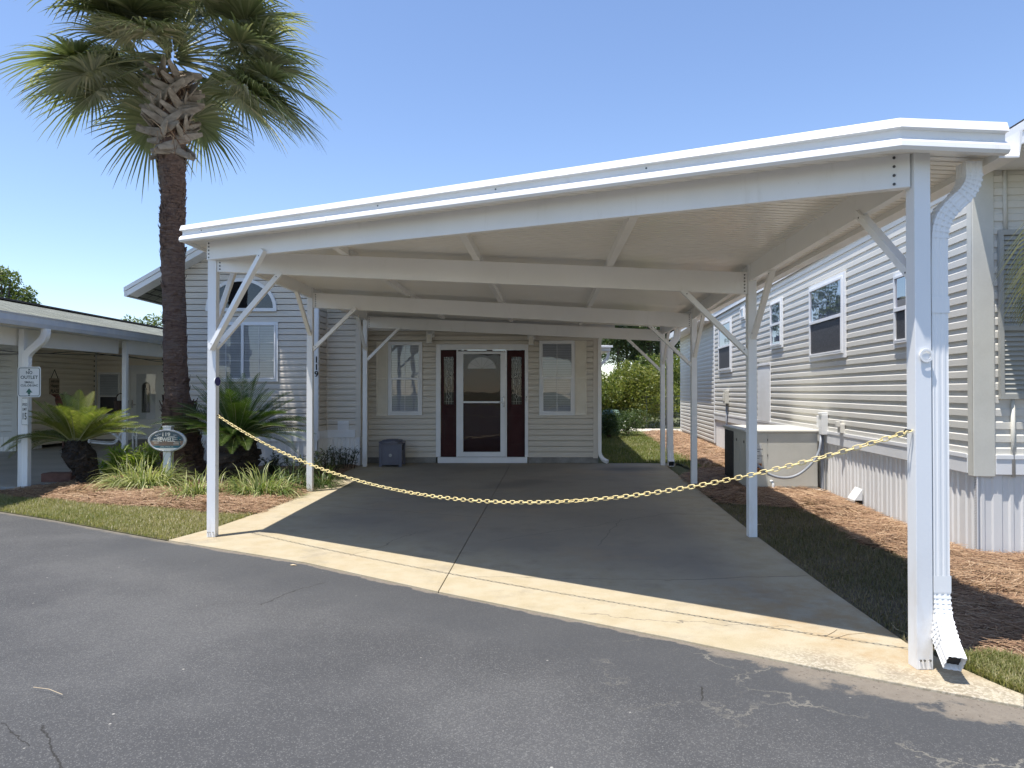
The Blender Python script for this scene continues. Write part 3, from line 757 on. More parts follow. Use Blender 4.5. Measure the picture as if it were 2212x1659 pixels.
# downspouts: corrugated rectangular section
def dprof(w, d, ribs=3):
    pts = []
    def side(x0, y0, x1, y1):
        for i in range(ribs):
            for t, o in ((.12, 0), (.3, .03), (.55, .03), (.75, 0)):
                f = (i+t)/ribs; nx, ny = (y1-y0), -(x1-x0); L = math.hypot(nx, ny)
                pts.append((x0+(x1-x0)*f-nx/L*o*w, y0+(y1-y0)*f-ny/L*o*w))
    side(-w/2, -d/2, w/2, -d/2); side(w/2, -d/2, w/2, d/2); side(w/2, d/2, -w/2, d/2); side(-w/2, d/2, -w/2, -d/2)
    return pts
def arc(p, q, r, n=7):
    return [V(p).lerp(V(q), i/n) for i in range(n+1)]
def smoothpath(pts, n=6, r=.08):
    pts = [V(p) for p in pts]; out = [pts[0]]
    for i in range(1, len(pts)-1):
        a, b, c = pts[i-1], pts[i], pts[i+1]
        ra = min(r, (b-a).length*.49); rb = min(r, (c-b).length*.49)
        s, e_ = b+(a-b).normalized()*ra, b+(c-b).normalized()*rb
        for j in range(n+1):
            t = j/n; out.append(s*(1-t)**2+b*2*t*(1-t)+e_*t*t)
    out.append(pts[-1]); return out
def downspout(parent, path, w, d, side, r=.09, name='downspout', collars=()):
    mb = MB(); P = smoothpath(path, 6, r); mb.sweep(dprof(w, d), P, side, caps=False)
    mb.sweep(dprof(w*.94, d*.94), P, side, caps=False)
    # crimped elbow pleats
    for i in range(1, len(P)-1):
        d0 = (P[i]-P[i-1]).normalized(); d1 = (P[i+1]-P[i]).normalized()
        if d0.dot(d1) < .9985:
            dd = (P[i+1]-P[i-1]).normalized()*.006
            mb.sweep([(x*1.018, y*1.018) for x, y in ((-w/2, -d/2), (w/2, -d/2), (w/2, d/2), (-w/2, d/2))], [P[i]-dd, P[i]+dd], side, caps=False)
    for z in collars:
        q = [p for p in P]; c = min(q, key=lambda p: abs(p.z-z)); v = V((path[3][0], path[3][1], z)) if len(path) > 3 else c
        mb.sweep([(x*1.05, y*1.05) for x, y in ((-w/2, -d/2), (w/2, -d/2), (w/2, d/2), (-w/2, d/2))], [v, v+V((0, 0, .085))], side, caps=False)
    o = mb.build(name, M['white'], parent, bevel=0)
    q, d_ = P[-1], (P[-1]-P[-2]).normalized(); a_ = V(side)-d_*V(side).dot(d_); a_.normalize(); b_ = d_.cross(a_); q = q-d_*.035
    mb = MB(); mb.quad(*[q+a_*x*w*.46+b_*y*d*.46 for x, y in ((-1, -1), (1, -1), (1, 1), (-1, 1))]); mb.build('shade_cap', M['dark'], o)  # black quad across the outlet: the pipe's inner shade put in as colour
    return o
dsx, dsy = 2.246, 3.765
downspout(CP, [(2.43, dsy, zu(2.4, 3.7)-.04), (2.43, dsy, 2.52), (dsx+.005, dsy, 2.36), (dsx, dsy, 2.15), (dsx, dsy, .33), (dsx-.018, 3.68, .19), (dsx-.052, 3.53, .10)], .088, .095, (1, 0, 0), .10, collars=(1.86, .40))
downspout(CP, [(3.26, 14.0, zu(3.2, 14)-.04), (3.26, 14.0, 2.50), (3.11, 14.0, 2.34), (3.11, 14.0, 2.2), (3.11, 14.0, .25), (3.11, 13.92, .05), (3.11, 13.85, .03)], .115, .11, (1, 0, 0), .10, collars=(2.0, .30))

# ------------------------------------------------------------------ chain
mb = MB()
A = V((L1.x+PS+.01, L1.y+.03, at(470, 898, 7.08).z)); B = V((R0.x-.01, R0.y+.02, at(1957, 930, 3.74).z))
sag = .595
def cat(t): 
    p = A.lerp(B, t); p.z -= 4*sag*t*(1-t)*(1+.0*t); return p
N = 600; cp = [cat(i/N) for i in range(N+1)]; acc = [0]
for i in range(N): acc.append(acc[-1]+(cp[i+1]-cp[i]).length)
pitch = .0372; nl_ = int(acc[-1]/pitch); pitch = acc[-1]/nl_
def along(s):
    import bisect
    i = min(max(bisect.bisect(acc, s)-1, 0), N-1); t = (s-acc[i])/(acc[i+1]-acc[i]); return cp[i].lerp(cp[i+1], t)
for i in range(nl_):
    c = along((i+.5)*pitch); d = (along(min((i+1)*pitch, acc[-1]-1e-6))-along(i*pitch)).normalized()
    sdv = d.cross(V((0, 0, 1))).normalized(); up = sdv.cross(d)
    tw = (PI/2 if i % 2 else 0)+.12+random.uniform(-.16, .16)+.22*math.sin(i*.13)
    a = up*math.cos(tw)+sdv*math.sin(tw)
    hl, hw, r = pitch*.5+.004, .0125, .0032
    ring = []
    for j in range(12):
        t = 2*PI*j/12; cx = math.cos(t); cy = math.sin(t)
        ring.append(c+d*(math.copysign(max(0, hl-hw), cx)*(abs(cx) > .01)+hw*cx)+a*(hw*cy))
    ring += ring[:2]
    mb.tube(ring, r, 6, cap=False)
ch = mb.build('chain', M['chain'], None, tuple(A), smooth=True)
tag(ch, 'yellow plastic chain sagging between the two front carport posts', 'chain')
mb = MB()
for c, s_ in ((A, -1), (B, 1)): mb.tube([c+V((s_*.004, 0, 0)), c+V((-s_*.035, -.004, .006)), c+V((-s_*.04, 0, -.006))], .004, 6)
mb.build('hook', M['black'], ch)

# ------------------------------------------------------------------ siding, skirting, windows
def siding(mb, a0, a1, b0, b1, e=.112, d=.012, holes=(), clipf=None, prof=((0, 1.0), (.50, .94), (.60, .55), (.875, .42), (.88, -5.5), (1, -5.5))):
    n = max(1, round((b1-b0)/e)); e = (b1-b0)/n
    for i in range(n):
        zb = b0+i*e; ts = {t for t, _ in prof}
        for h_ in holes:
            for zz in (h_[2], h_[3]):
                if zb < zz < zb+e: ts.add((zz-zb)/e)
        ts = sorted(ts)
        def cc(t):
            for (t0, c0), (t1, c1) in zip(prof, prof[1:]):
                if t0 <= t <= t1: return d*(c0+(c1-c0)*(t-t0)/(t1-t0))
            return d*prof[-1][1]
        def segs(zm):
            sg = [(a0, a1)]
            for h_ in holes:
                if h_[2] < zm < h_[3]:
                    sg = [s2 for s1 in sg for s2 in ((s1[0], min(s1[1], h_[0])), (max(s1[0], h_[1]), s1[1])) if s2[1] > s2[0]+1e-4]
            return sg
        def cq(x0, x1, za, ca, zb2, cb):
            l0, h0 = (x0, x1) if clipf is None else (max(x0, clipf(za)[0]), min(x1, clipf(za)[1]))
            l1, h1 = (x0, x1) if clipf is None else (max(x0, clipf(zb2)[0]), min(x1, clipf(zb2)[1]))
            if h0 > l0 and h1 >= l1: mb.quad((l0, za, ca), (h0, za, ca), (h1, zb2, cb), (l1, zb2, cb))
        for x0, x1 in segs(zb+e*.02): cq(x0, x1, zb, d*prof[-1][1], zb, d)
        for t0, t1 in zip(ts, ts[1:]):
            for x0, x1 in segs(zb+e*(t0+t1)/2):
                cq(x0, x1, zb+e*t0, cc(t0), zb+e*t1, cc(t1))
def skirting(mb, a0, a1, b0, b1, p=.15):
    a = a0; prof = ((0, 0), (.18, .0), (.24, .012), (.34, .012), (.40, 0), (.60, 0), (.66, .012), (.94, .012), (1, 0))
    pts = []
    while a < a1:
        for t, c in prof: pts.append((min(a+t*p*1.6, a1), c))
        a += p*1.6
    for (x0, c0), (x1, c1) in zip(pts, pts[1:]):
        if x1 > x0+1e-5: mb.quad((x0, b0, c0), (x1, b0, c1), (x1, b1, c1), (x0, b1, c0))
def lbox(mb, a0, a1, b0, b1, c0, c1): mb.box(a0, a1, b0, b1, c0, c1)
def window(parent, O, U, N, w, h, split='h', fw=.045, dep=.05, glass='glass', grid=None, blinds=(True, True), low_dark=False, name='window', mid=.5, lip=.02, side_split=None):
    mb = MB().frame(O, U, N)
    def ring(a0, a1, b0, b1, f, c0, c1):
        mb.box(a0, a0+f, b0, b1, c0, c1); mb.box(a1-f, a1, b0, b1, c0, c1)
        mb.box(a0+f, a1-f, b0, b0+f, c0, c1); mb.box(a0+f, a1-f, b1-f, b1, c0, c1)
    ring(-lip, w+lip, -lip, h+lip, fw*.55+lip, .004, dep*.62)
    ring(fw*.5, w-fw*.5, fw*.5, h-fw*.5, fw*.55, .006, dep)
    panes = []
    if split == 'h':
        zm = h*mid; mb.box(fw, w-fw, zm-.022, zm+.022, .006, dep+.004)
        panes = [(fw, w-fw, zm+.022, h-fw, 1), (fw+.012, w-fw-.012, fw+.012, zm-.022, 0)]
        ring(fw*.9, w-fw*.9, fw*.9, zm, .022, .007, dep+.002)
    elif split == 'v':
        xm = w*.5; mb.box(xm-.025, xm+.025, fw, h-fw, .006, dep+.004)
        panes = [(fw, xm-.025, fw, h-fw, 1), (xm+.025, w-fw, fw, h-fw, 1)]
    else: panes = [(fw, w-fw, fw, h-fw, 1)]
    if grid:
        for (a0, a1, b0, b1, up) in panes:
            for i in range(1, grid[0]):
                x = a0+(a1-a0)*i/grid[0]; mb.box(x-.0048, x+.0048, b0, b1, .0355, .0425)
            for i in range(1, grid[1]):
                z = b0+(b1-b0)*i/grid[1]; mb.box(a0, a1, z-.0042, z+.0042, .036, .042)
    wo = mb.build(name, M['trim'], parent, bevel=.0025)
    for (a0, a1, b0, b1, up) in panes:
        g = MB().frame(O, U, N); g.quad((a0, b0, .034), (a1, b0, .034), (a1, b1, .034), (a0, b1, .034))
        dk = (low_dark and not up)
        bk = MB().frame(O, U, N); cb = .034 if dk else .0145; bk.quad((a0, b0, cb), (a1, b0, cb), (a1, b1, cb), (a0, b1, cb)); bk.build('screen' if dk else 'backing', M['screen'] if dk else M['dark'], wo)
        if blinds[0 if up else 1]:
            bl_ = MB().frame(O, U, N); z = b0+.006; st = .048
            while z < b1-.004:
                bl_.quad((a0+.004, z, .020), (a1-.004, z, .020), (a1-.004, min(z+st*.93, b1), .0275), (a0+.004, min(z+st*.93, b1), .0275)); z += st
            bl_.build('blind', M['blind'], wo)
        if not dk: g.build('pane', M[glass], wo)
    return wo
X1, Z1 = V((1, 0, 0)), V((0, 0, 1)); NY = V((0, -1, 0))
# ------------------------------------------------------------------ the home behind the carport
H = thing('house', 'taupe sided mobile home with dark red front door behind the carport', 'house', (-1, 16, 0))
YW = 14.35; xl, xr = -2.93, 1.74
O = V((xl, YW, 0))
def pa(px, Y=YW): return (px-1106)/F*Y-xl
def zz(py, Y=YW, px=1106): return at(px, py, Y).z
d0, d1 = pa(942), pa(1141); dz1 = zz(744)
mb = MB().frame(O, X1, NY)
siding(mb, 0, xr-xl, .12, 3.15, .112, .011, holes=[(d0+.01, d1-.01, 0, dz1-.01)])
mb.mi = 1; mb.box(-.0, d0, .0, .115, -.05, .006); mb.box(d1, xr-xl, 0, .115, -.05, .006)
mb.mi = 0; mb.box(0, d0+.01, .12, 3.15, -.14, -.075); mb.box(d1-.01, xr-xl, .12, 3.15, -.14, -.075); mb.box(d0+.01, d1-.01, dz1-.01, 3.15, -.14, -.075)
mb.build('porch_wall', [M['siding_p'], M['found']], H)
mb = MB().frame(O, X1, NY); mb.box(pa(1281), pa(1291.5), .10, 3.15, -.06, .022); mb.box(pa(1281.5), pa(1291), .0, 3.1, -.6, -.061)
mb.box(0, d0-.001, .117, .135, 0, .02); mb.box(d1+.001, pa(1281), .117, .135, 0, .02)
mb.build('corner_trim', M['siding'], H, bevel=.003)
# return wall + wall with the vent + gable wall
X2a, X2b, Y2, Y1_ = -3.62, -2.95, 13.80, 13.30
mb = MB().frame(V((X2b, Y2, 0)), V((0, 1, 0)), V((1, 0, 0))); siding(mb, 0, YW-Y2, .70, 3.1, .112, .011)
mb.mi = 1; mb.box(.38, .43, .75, 3.1, .0, .016); mb.mi = 2
for i in range(22): mb.box(.30, .36, .95+i*.112, .985+i*.112, .012, .0135)
mb.build('return_wall', [M['siding'], M['trim'], M['dark']], H)
mb = MB().frame(V((X2a, Y2, 0)), X1, NY); w2 = X2b-X2a
siding(mb, 0, w2, .70, 3.1, .112, .011); mb.build('side_wall', M['siding'], H)
mb = MB().frame(V((X2a, Y2, 0)), X1, NY); mb.box(w2-.09, w2+.004, .56, 3.1, .0, .02); mb.box(.0, .05, .6, 3.1, .0, .018)
mb.frame(V((X2b, Y2, 0)), V((0, 1, 0)), V((1, 0, 0))); mb.box(-.018, .07, .56, 3.1, .003, .018)
mb.build('corner_trim', M['siding'], H, bevel=.003)
# angled return between gable wall and side wall
XG0, XG1 = -6.22, -3.64
ra = V((XG1+.01, Y1_, 0)); rb = V((X2a+.02, Y2, 0)); ru = (rb-ra).normalized(); rn = V((ru.y, -ru.x, 0)); rl = (rb-ra).length
mb = MB().frame(ra, ru, rn); siding(mb, .0, rl, .70, 3.1, .112, .011); mb.build('return_wall', M['siding'], H)
# gable wall
xc = (522-1106)/F*Y1_; slope = .576; zr = 4.36
GO = V((XG0, Y1_, 0)); gw = XG1-XG0; gc = xc-XG0
mb = MB().frame(GO, X1, NY)
def gclip(z):
    if z < 2.9: return (0, gw)
    hw = (zr-.03-z)/slope; return (max(0, gc-hw), min(gw, gc+hw))
siding(mb, 0, gw, .70, zr-.03, .112, .011, clipf=gclip); mb.build('gable_wall', M['siding'], H)
mb = MB().frame(GO, X1, NY); mb.box(gw-.085, gw+.004, .52, 3.0, .0, .022)
mb.frame(V((XG1, Y1_, 0)), V((0, 1, 0)), V((1, 0, 0))); mb.box(-.02, .08, .52, 3.0, .0045, .018)
mb.build('corner_trim', M['trim'], H, bevel=.003)
mb = MB().frame(GO, X1, NY)
for ch_, py in zip('119', (777, 793, 808)):
    mb.text(ch_, None, .118, ((684.2-1106)/F*Y1_-XG0, at(684, py, Y1_).z), 0, .0245, .035)
mb.build('house_number', M['ink'], H)
# skirt trims and skirting
mb = MB().frame(GO, X1, NY); mb.box(0, gw-.086, .51, .70, .0, .028); mb.box(0, gw-.086, .655, .70, .0285, .036)
mb.frame(V((X2a, Y2, 0)), X1, NY); mb.box(.0, w2-.092, .55, .70, .0, .03); mb.box(.0, w2-.092, .66, .70, .0305, .036)
mb.frame(ra, ru, rn); mb.box(.0, rl, .55, .70, .0, .028)
mb.frame(V((X2b, Y2, 0)), V((0, 1, 0)), V((1, 0, 0))); mb.box(.07, YW-Y2, .55, .70, .0, .02)
mb.build('skirt_trim', M['trim'], H, bevel=.003)
mb = MB().frame(GO, X1, NY); skirting(mb, 0, gw, -.03, .52)
mb.frame(V((X2a, Y2, 0)), X1, NY); skirting(mb, 0, w2, -.03, .56)
mb.frame(ra, ru, rn); skirting(mb, 0, rl, -.03, .56); mb.frame(V((X2b, Y2, 0)), V((0, 1, 0)), V((1, 0, 0))); skirting(mb, 0, YW-Y2, -.03, .56)
mb.build('skirting', M['skirt'], H)
# hidden sides, so that the home is a closed body
mb = MB(); mb.box(XG0+.01, XG1-.08, Y1_+.09, 24, .0, 3.0); mb.box(X2a, X2b-.09, Y2+.09, 24, 0, 3.05)
mb.add([(XG0+.3, Y1_+.10, 2.95), (XG1-.3, Y1_+.10, 2.95), (xc, Y1_+.10, zr-.15), (XG0+.3, 24, 2.95), (XG1-.3, 24, 2.95), (xc, 24, zr-.15)], [(0, 1, 2), (3, 5, 4), (0, 2, 5, 3), (1, 4, 5, 2)])
mb.build('rear_body', M['siding'], H)
mb = MB().frame(V((xr, YW+.1, 0)), V((.078, .997, 0)), V((.997, -.078, 0))); siding(mb, .5, 10.5, .1, 3.1, .112, .011); mb.box(.0, 10.5, .0, 3.1, -.5, -.09); mb.build('flank_wall', M['siding'], H)
# gable roof
mb = MB()
for s_ in (-1, 1):
    xe = xc+s_*1.98; ze = zr-1.98*slope
    n_ = V((s_*slope, 0, 1)).normalized(); up = n_*.15
    pr = [V((xc, 0, zr-.02)), V((xe, 0, ze-.02)), V((xe, 0, ze+.13)), V((xc, 0, zr+.14))]
    vs = [V((p.x, y, p.z)) for y in (12.98, 24.3) for p in pr]
    mb.add(vs, [(0, 1, 2, 3), (7, 6, 5, 4), (0, 4, 5, 1), (1, 5, 6, 2), (2, 6, 7, 3), (3, 7, 4, 0)])
mb.build('roof', M['shingle'], H)
mb = MB()
for s_ in (-1, 1):
    xe = xc+s_*1.99; ze = zr-1.99*slope
    for o_, (za, zb), yy in ((0, (-.03, .075), 12.965), (1, (.078, .155), 12.945)):
        pr = [V((xc, 0, zr+za)), V((xe+s_*o_*.04, 0, ze+za-o_*.022)), V((xe+s_*o_*.04, 0, ze+zb-o_*.022)), V((xc, 0, zr+zb))]
        vs = [V((p.x, y, p.z)) for y in (yy, 12.979) for p in pr]
        mb.add(vs, [(0, 1, 2, 3), (7, 6, 5, 4), (0, 4, 5, 1), (1, 5, 6, 2), (2, 6, 7, 3), (3, 7, 4, 0)])
    mb.bar((xe+s_*.02, 12.96, ze+.05), (xe+s_*.02, 24.3, ze+.05), .04, .16)
mb.build('rake_fascia', M['trim'], H, bevel=.003)
mb = MB()
for s_ in (-1, 1):
    for i in range(14):
        x0, x1 = xc+s_*i*.14, xc+s_*(i*.14+.139); z0, z1 = zr-abs(x0-xc)*slope-.026, zr-abs(x1-xc)*slope-.026
        mb.quad((x0, 12.985, z0), (x1, 12.985, z1), (x1, Y1_, z1), (x0, Y1_, z0))
mb.build('soffit', M['trim'], H)
# main roof and rear eave
mb = MB(); ex = 2.06
mb.add([(-3.0, 14.28, 3.12), (ex, 14.28, 3.12), (ex+.80, 24.5, 3.12), (-3.0, 24.5, 3.12), (-3.0, 14.28, 3.35), (-.6, 14.28, 3.75), (ex, 14.28, 3.28), (-3.0, 24.5, 3.35), (-.2, 24.5, 3.75), (ex+.80, 24.5, 3.28)],
       [(0, 1, 2, 3), (0, 4, 5, 6, 1), (1, 6, 9, 2), (3, 2, 9, 8, 7), (0, 3, 7, 4), (4, 7, 8, 5), (5, 8, 9, 6)])
mb.build('main_roof', M['shingle'], H)
mb = MB(); mb.box(-2.95, ex, 14.206, 14.275, 2.66, 3.16); mb.build('eave_fascia', M['trim'], H, bevel=.004)
p = at(1318, 750, 22.5)
mb = MB(); mb.box(2.4, p.x, 22.4, 25, p.z-.12, p.z+.02); mb.box(2.4, p.x-.05, 22.45, 25, p.z+.021, p.z+.06); mb.box(2.4, p.x+.06, 22.3, 22.399, p.z-.02, p.z+.045); mb.build('rear_eave', M['trim'], H, bevel=.004)
downspout(H, [(p.x-.05, 22.6, p.z-.12), (p.x-.05, 22.6, p.z-.32), (p.x-.45, 22.6, p.z-.72), (p.x-.5, 22.6, p.z-1.0), (p.x-.5, 22.6, .2)], .09, .08, (0, 1, 0), .12)
dxs = (1295.5-1106)/F*14.3
downspout(H, [(dxs+.13, 14.33, 2.72), (dxs+.10, 14.33, 2.62), (dxs, 14.33, 2.5), (dxs, 14.33, 2.3), (dxs, 14.33, .18), (dxs+.06, 14.29, .07), (dxs+.15, 14.22, .04)], .07, .06, (1, 0, 0), .08)
# windows of the porch wall
def pwin(px0, px1, py0, py1, **kw):
    z0, z1 = zz(py1), zz(py0); return window(H, O+X1*pa(px0)+Z1*z0+NY*.008, X1, NY, pa(px1)-pa(px0), z1-z0, **kw)
pwin(841, 910, 741, 895, grid=(2, 2), glass='glass_dark', mid=.5)
pwin(1167, 1239, 738, 895, grid=(2, 2), glass='glass_dark', low_dark=False)
def louvers(parent, O, U, N, w, h, mat, fr=.03, st=.03, dep=.03, mids=(.5,), name='shutter'):
    mb = MB().frame(O, U, N)
    mb.box(0, fr, 0, h, .0, dep); mb.box(w-fr, w, 0, h, 0, dep); mb.box(fr, w-fr, 0, fr*1.3, 0, dep); mb.box(fr, w-fr, h-fr*1.3, h, 0, dep)
    for m_ in mids: mb.box(fr, w-fr, h*m_-fr*.6, h*m_+fr*.6, 0, dep)
    z = fr*1.3
    while z < h-fr*1.3-.005:
        z2 = min(z+st*.98, h-fr*1.3); mb.quad((fr, z, dep*.85), (w-fr, z, dep*.85), (w-fr, z2, dep*.25), (fr, z2, dep*.25)); mb.quad((fr, z, dep*.2), (w-fr, z, dep*.2), (w-fr, z, dep*.85), (fr, z, dep*.85)); z += st
    return mb.build(name, mat, parent)
louvers(H, O+X1*pa(813.5)+Z1*zz(898)+NY*.011, X1, NY, pa(838)-pa(813.5), zz(738)-zz(898), M['shutter'], .025, .04, .025)
louvers(H, O+X1*pa(1242)+Z1*zz(897)+NY*.011, X1, NY, pa(1267)-pa(1242), zz(736)-zz(897), M['shutter'], .025, .04, .025)
# lanterns
for px, pz in ((929, 727), (1147, 731)):
    a = pa(px); z = zz(pz); mb = MB().frame(O+X1*a+Z1*z, X1, NY)
    mb.box(-.075, .09, -.02, .13, .012, .035); mb.box(-.045, .055, .03, .10, .0351, .07)
    for sx in (-.05, .035): mb.box(sx, sx+.012, -.13, .02, .10, .112); mb.box(sx, sx+.012, -.13, .02, .185, .197)
    mb.box(-.058, .055, .02, .04, .05, .205); mb.box(-.055, .052, -.142, -.128, .095, .20); mb.box(-.03, .025, .04, .06, .08, .17)
    lo_ = mb.build('lantern', M['lantern'], H, bevel=.002)
    mb = MB().frame(O+X1*a+Z1*z, X1, NY); mb.box(-.037, .034, -.127, .02, .114, .183); mb.build('glass', M['shutter'], lo_)
# front door unit
mb = MB().frame(O, X1, NY)
s0, s1 = pa(952), pa(1134); zt = zz(756); zs = .125
mb.box(d0, s0, zs, dz1, -.02, .03); mb.box(s1, d1, zs, dz1, -.02, .03); mb.box(s0, s1, zt, dz1, -.02, .031)
g0, g1 = pa(986), pa(1095)
mb.box(g0, g0+.03, zs, zt, -.10, .025); mb.box(g1-.03, g1, zs, zt, -.10, .025)
mb.build('door_frame', M['trim'], H, bevel=.004)
mb = MB().frame(O, X1, NY); mb.box(pa(946), pa(1139), .004, .122, .0, .055); mb.build('door_step', M['trim'], H, bevel=.004)
for q0, q1, gx0, gx1 in ((s0, g0, pa(958.5), pa(979.5)), (g1, s1, pa(1105), pa(1126.5))):
    mb = MB().frame(O, X1, NY); z0, z1 = zz(873.5), zz(771)
    mb.box(q0, gx0, zs, zt, -.09, -.03); mb.box(gx1, q1, zs, zt, -.09, -.03); mb.box(gx0, gx1, zs, z0, -.09, -.03); mb.box(gx0, gx1, z1, zt, -.09, -.03)
    m0, m1 = q0+.05, q1-.05; mb.box(m0, m1, .30, .38, -.0295, -.02); mb.box(m0, m1, .88, .95, -.0295, -.02); mb.box(m0, m0+.03, .38, .88, -.0295, -.02); mb.box(m1-.03, m1, .38, .88, -.0295, -.02)
    for a_, b_, c_, d_ in ((gx0-.018, gx0, z0-.018, z1+.018), (gx1, gx1+.018, z0-.018, z1+.018)): mb.box(a_, b_, c_, d_, -.0295, -.022)
    so = mb.build('sidelight', M['red'], H)
    mb = MB().frame(O, X1, NY); mb.quad((gx0, z0, -.05), (gx1, z0, -.05), (gx1, z1, -.05), (gx0, z1, -.05)); mb.build('pane', M['glass_door'], so)
    mb = MB().frame(O, X1, NY); mb.quad((gx0, z0, -.085), (gx1, z0, -.085), (gx1, z1, -.085), (gx0, z1, -.085)); mb.build('curtain', M['screen'], so)
    mb = MB(); gm = (gx0+gx1)/2; hw = (gx1-gx0)/2
    def ln(pts, r=.0035): mb.tube([O+X1*x+Z1*z+NY*(-.046) for x, z in pts], r, 5)
    for t in (-.5, .5): ln([(gm+hw*t, z0), (gm+hw*t, z1)], .0025)
    for fz in (.06, .94): ln([(gx0, z0+(z1-z0)*fz), (gx1, z0+(z1-z0)*fz)], .0025)
    ln([(gm, z0), (gm, z0+.10)]); ln([(gm, z0+.10), (gm-.032, z0+.155), (gm, z0+.21), (gm+.032, z0+.155), (gm, z0+.10)]); ln([(gm, z0+.21), (gm, z0+.34)])
    def oval(cx, cz, rx, rz, f0=0, f1=1): ln([(cx+rx*math.sin(2*PI*(f0+(f1-f0)*i/16)), cz+rz*math.cos(2*PI*(f0+(f1-f0)*i/16))) for i in range(17)])
    oval(gm, z0+.43, .028, .09); oval(gm, z0+.45, .062, .13, -.3, .3); oval(gm, z0+.68, .05, .09, .2, .8); oval(gm, z0+.64, .026, .06); ln([(gm, z0+.74), (gm, z1)]); oval(gm, z1-.10, .02, .035)
    mb.build('leaded_line', M['lead'], so)
mb = MB().frame(O, X1, NY); g0i, g1i = g0+.032, g1-.032
mb.box(g0i, g1i, zs, zt-.002, -.098, -.055)
for zA, zB in ((.32, .55), (.62, 1.35)):
    for xa_, xb_ in ((g0i+.12, g0i+.40), (g1i-.40, g1i-.12)): mb.box(xa_, xb_, zA, zB, -.0545, -.047)
dr = mb.build('front_door', M['red'], H)
cx = (g0+g1)/2; zf = zz(796)
mb = MB().frame(O, X1, NY); rad = .285
mb.add([(cx, zf, -.051)]+[(cx+rad*math.cos(PI*i/18), zf+rad*.82*math.sin(PI*i/18), -.051) for i in range(19)], [(0, i+1, i+2) for i in range(18)]); mb.build('fanlight', M['blind'], dr)
mb = MB()
for t in range(1, 6):
    a_ = PI*t/6; mb.tube([O+X1*cx+Z1*zf+NY*(-.048), O+X1*(cx+rad*math.cos(a_))+Z1*(zf+rad*.82*math.sin(a_))+NY*(-.048)], .003, 5)
mb.tube([O+X1*(cx+rad*math.cos(PI*i/18))+Z1*(zf+rad*.82*math.sin(PI*i/18))+NY*(-.048) for i in range(19)], .008, 6)
mb.build('leaded_line', M['lead'], dr)
# storm door
mb = MB().frame(O, X1, NY); gl0, gl1 = pa(1001), pa(1081); zb_, zt_ = zz(976), zz(765); zm_ = zz(868.7)
mb.box(g0+.031, gl0, zs+.004, zt-.03, -.01, .034); mb.box(gl1, g1-.031, zs+.004, zt-.03, -.01, .034); mb.box(gl0, gl1, zs+.004, zb_, -.01, .034); mb.box(gl0, gl1, zt_, zt-.03, -.01, .034); mb.box(gl0, gl1, zm_-.018, zm_+.018, .0, .036)
sd_ = mb.build('storm_door', M['trim'], H, bevel=.004)
mb = MB().frame(O, X1, NY)
for a_, b_ in ((zb_, zm_-.018), (zm_+.018, zt_)): mb.quad((gl0, a_, .012), (gl1, a_, .012), (gl1, b_, .012), (gl0, b_, .012))
mb.build('pane', M['glass_door'], sd_)
mb = MB().frame(O, X1, NY); hx = pa(1088); mb.box(hx-.018, hx+.018, zm_-.10, zm_+.11, .0345, .05); mb.box(hx-.10, hx+.005, zm_-.012, zm_+.010, .0505, .075); mb.build('handle', M['steel'], sd_, bevel=.003)
mb = MB().frame(O, X1, NY); a_ = pa(1134.5); mb.box(a_, a_+.055, zz(869), zz(854), .031, .045); mb.mi = 1; mb.disc((a_+.028, zz(857.5), .045), (0, 0, 1), .010, .004, 12); mb.T = None
bo = mb.build('doorbell', [M['lantern'], M['black']], H)
# vent on the side wall
mb = MB().frame(V((X2a, Y2, 0)), X1, NY); va0, va1 = (730-1106)/F*Y2-X2a, (754-1106)/F*Y2-X2a; vz0, vz1 = at(740, 933, Y2).z, at(740, 909, Y2).z
mb.box(va0, va1, vz0, vz1, .011, .024); mb.box(va0+.03, va1-.03, vz0+.03, vz1-.03, .0245, .034); mb.box(va0+.06, va1-.06, vz0+.06, vz1-.06, .0345, .042); mb.build('vent', M['trim'], H, bevel=.003)
# gable windows
wx0, wx1 = (452-1106)/F*Y1_, (599-1106)/F*Y1_; wz0, wz1 = at(560, 822, Y1_).z, at(560, 698, Y1_).z
window(H, V((wx0, Y1_-.008, wz0)), X1, NY, wx1-wx0, wz1-wz0, split='v', grid=(2, 3), glass='glass')
az = at(560, 672, Y1_).z; arx, arz = .60, .50; ax = (522-1106)/F*Y1_
mb = MB().frame(V((ax, Y1_-.008, az)), X1, NY)
n_ = 28; inn = [(arx*math.cos(PI*i/n_), .05+arz*math.sin(PI*i/n_)) for i in range(n_+1)]; out_ = [((arx+.06)*math.cos(PI*i/n_), .05+(arz+.06)*math.sin(PI*i/n_)) for i in range(n_+1)]
for i in range(n_):
    a_, b_, c_, d_ = inn[i], out_[i], out_[i+1], inn[i+1]
    mb.add([(*a_, .004), (*b_, .004), (*c_, .004), (*d_, .004), (*a_, .05), (*b_, .05), (*c_, .05), (*d_, .05)], [(4, 5, 6, 7), (0, 4, 7, 3), (1, 2, 6, 5)])
mb.box(-arx-.06, arx+.06, -.01, .05, .004, .055)
aw = mb.build('arched_window', M['trim'], H)
mb = MB().frame(V((ax, Y1_-.008, az)), X1, NY); mb.add([(0, .05, .034)]+[(x, y, .034) for x, y in inn], [(0, i+1, i+2) for i in range(n_)]); mb.build('pane', M['glass_dark'], aw)
mb = MB().frame(V((ax, Y1_-.008, az)), X1, NY); mb.add([(0, .05, .0145)]+[(x, y, .0145) for x, y in inn], [(0, i+1, i+2) for i in range(n_)]); mb.build('backing', M['dark'], aw)

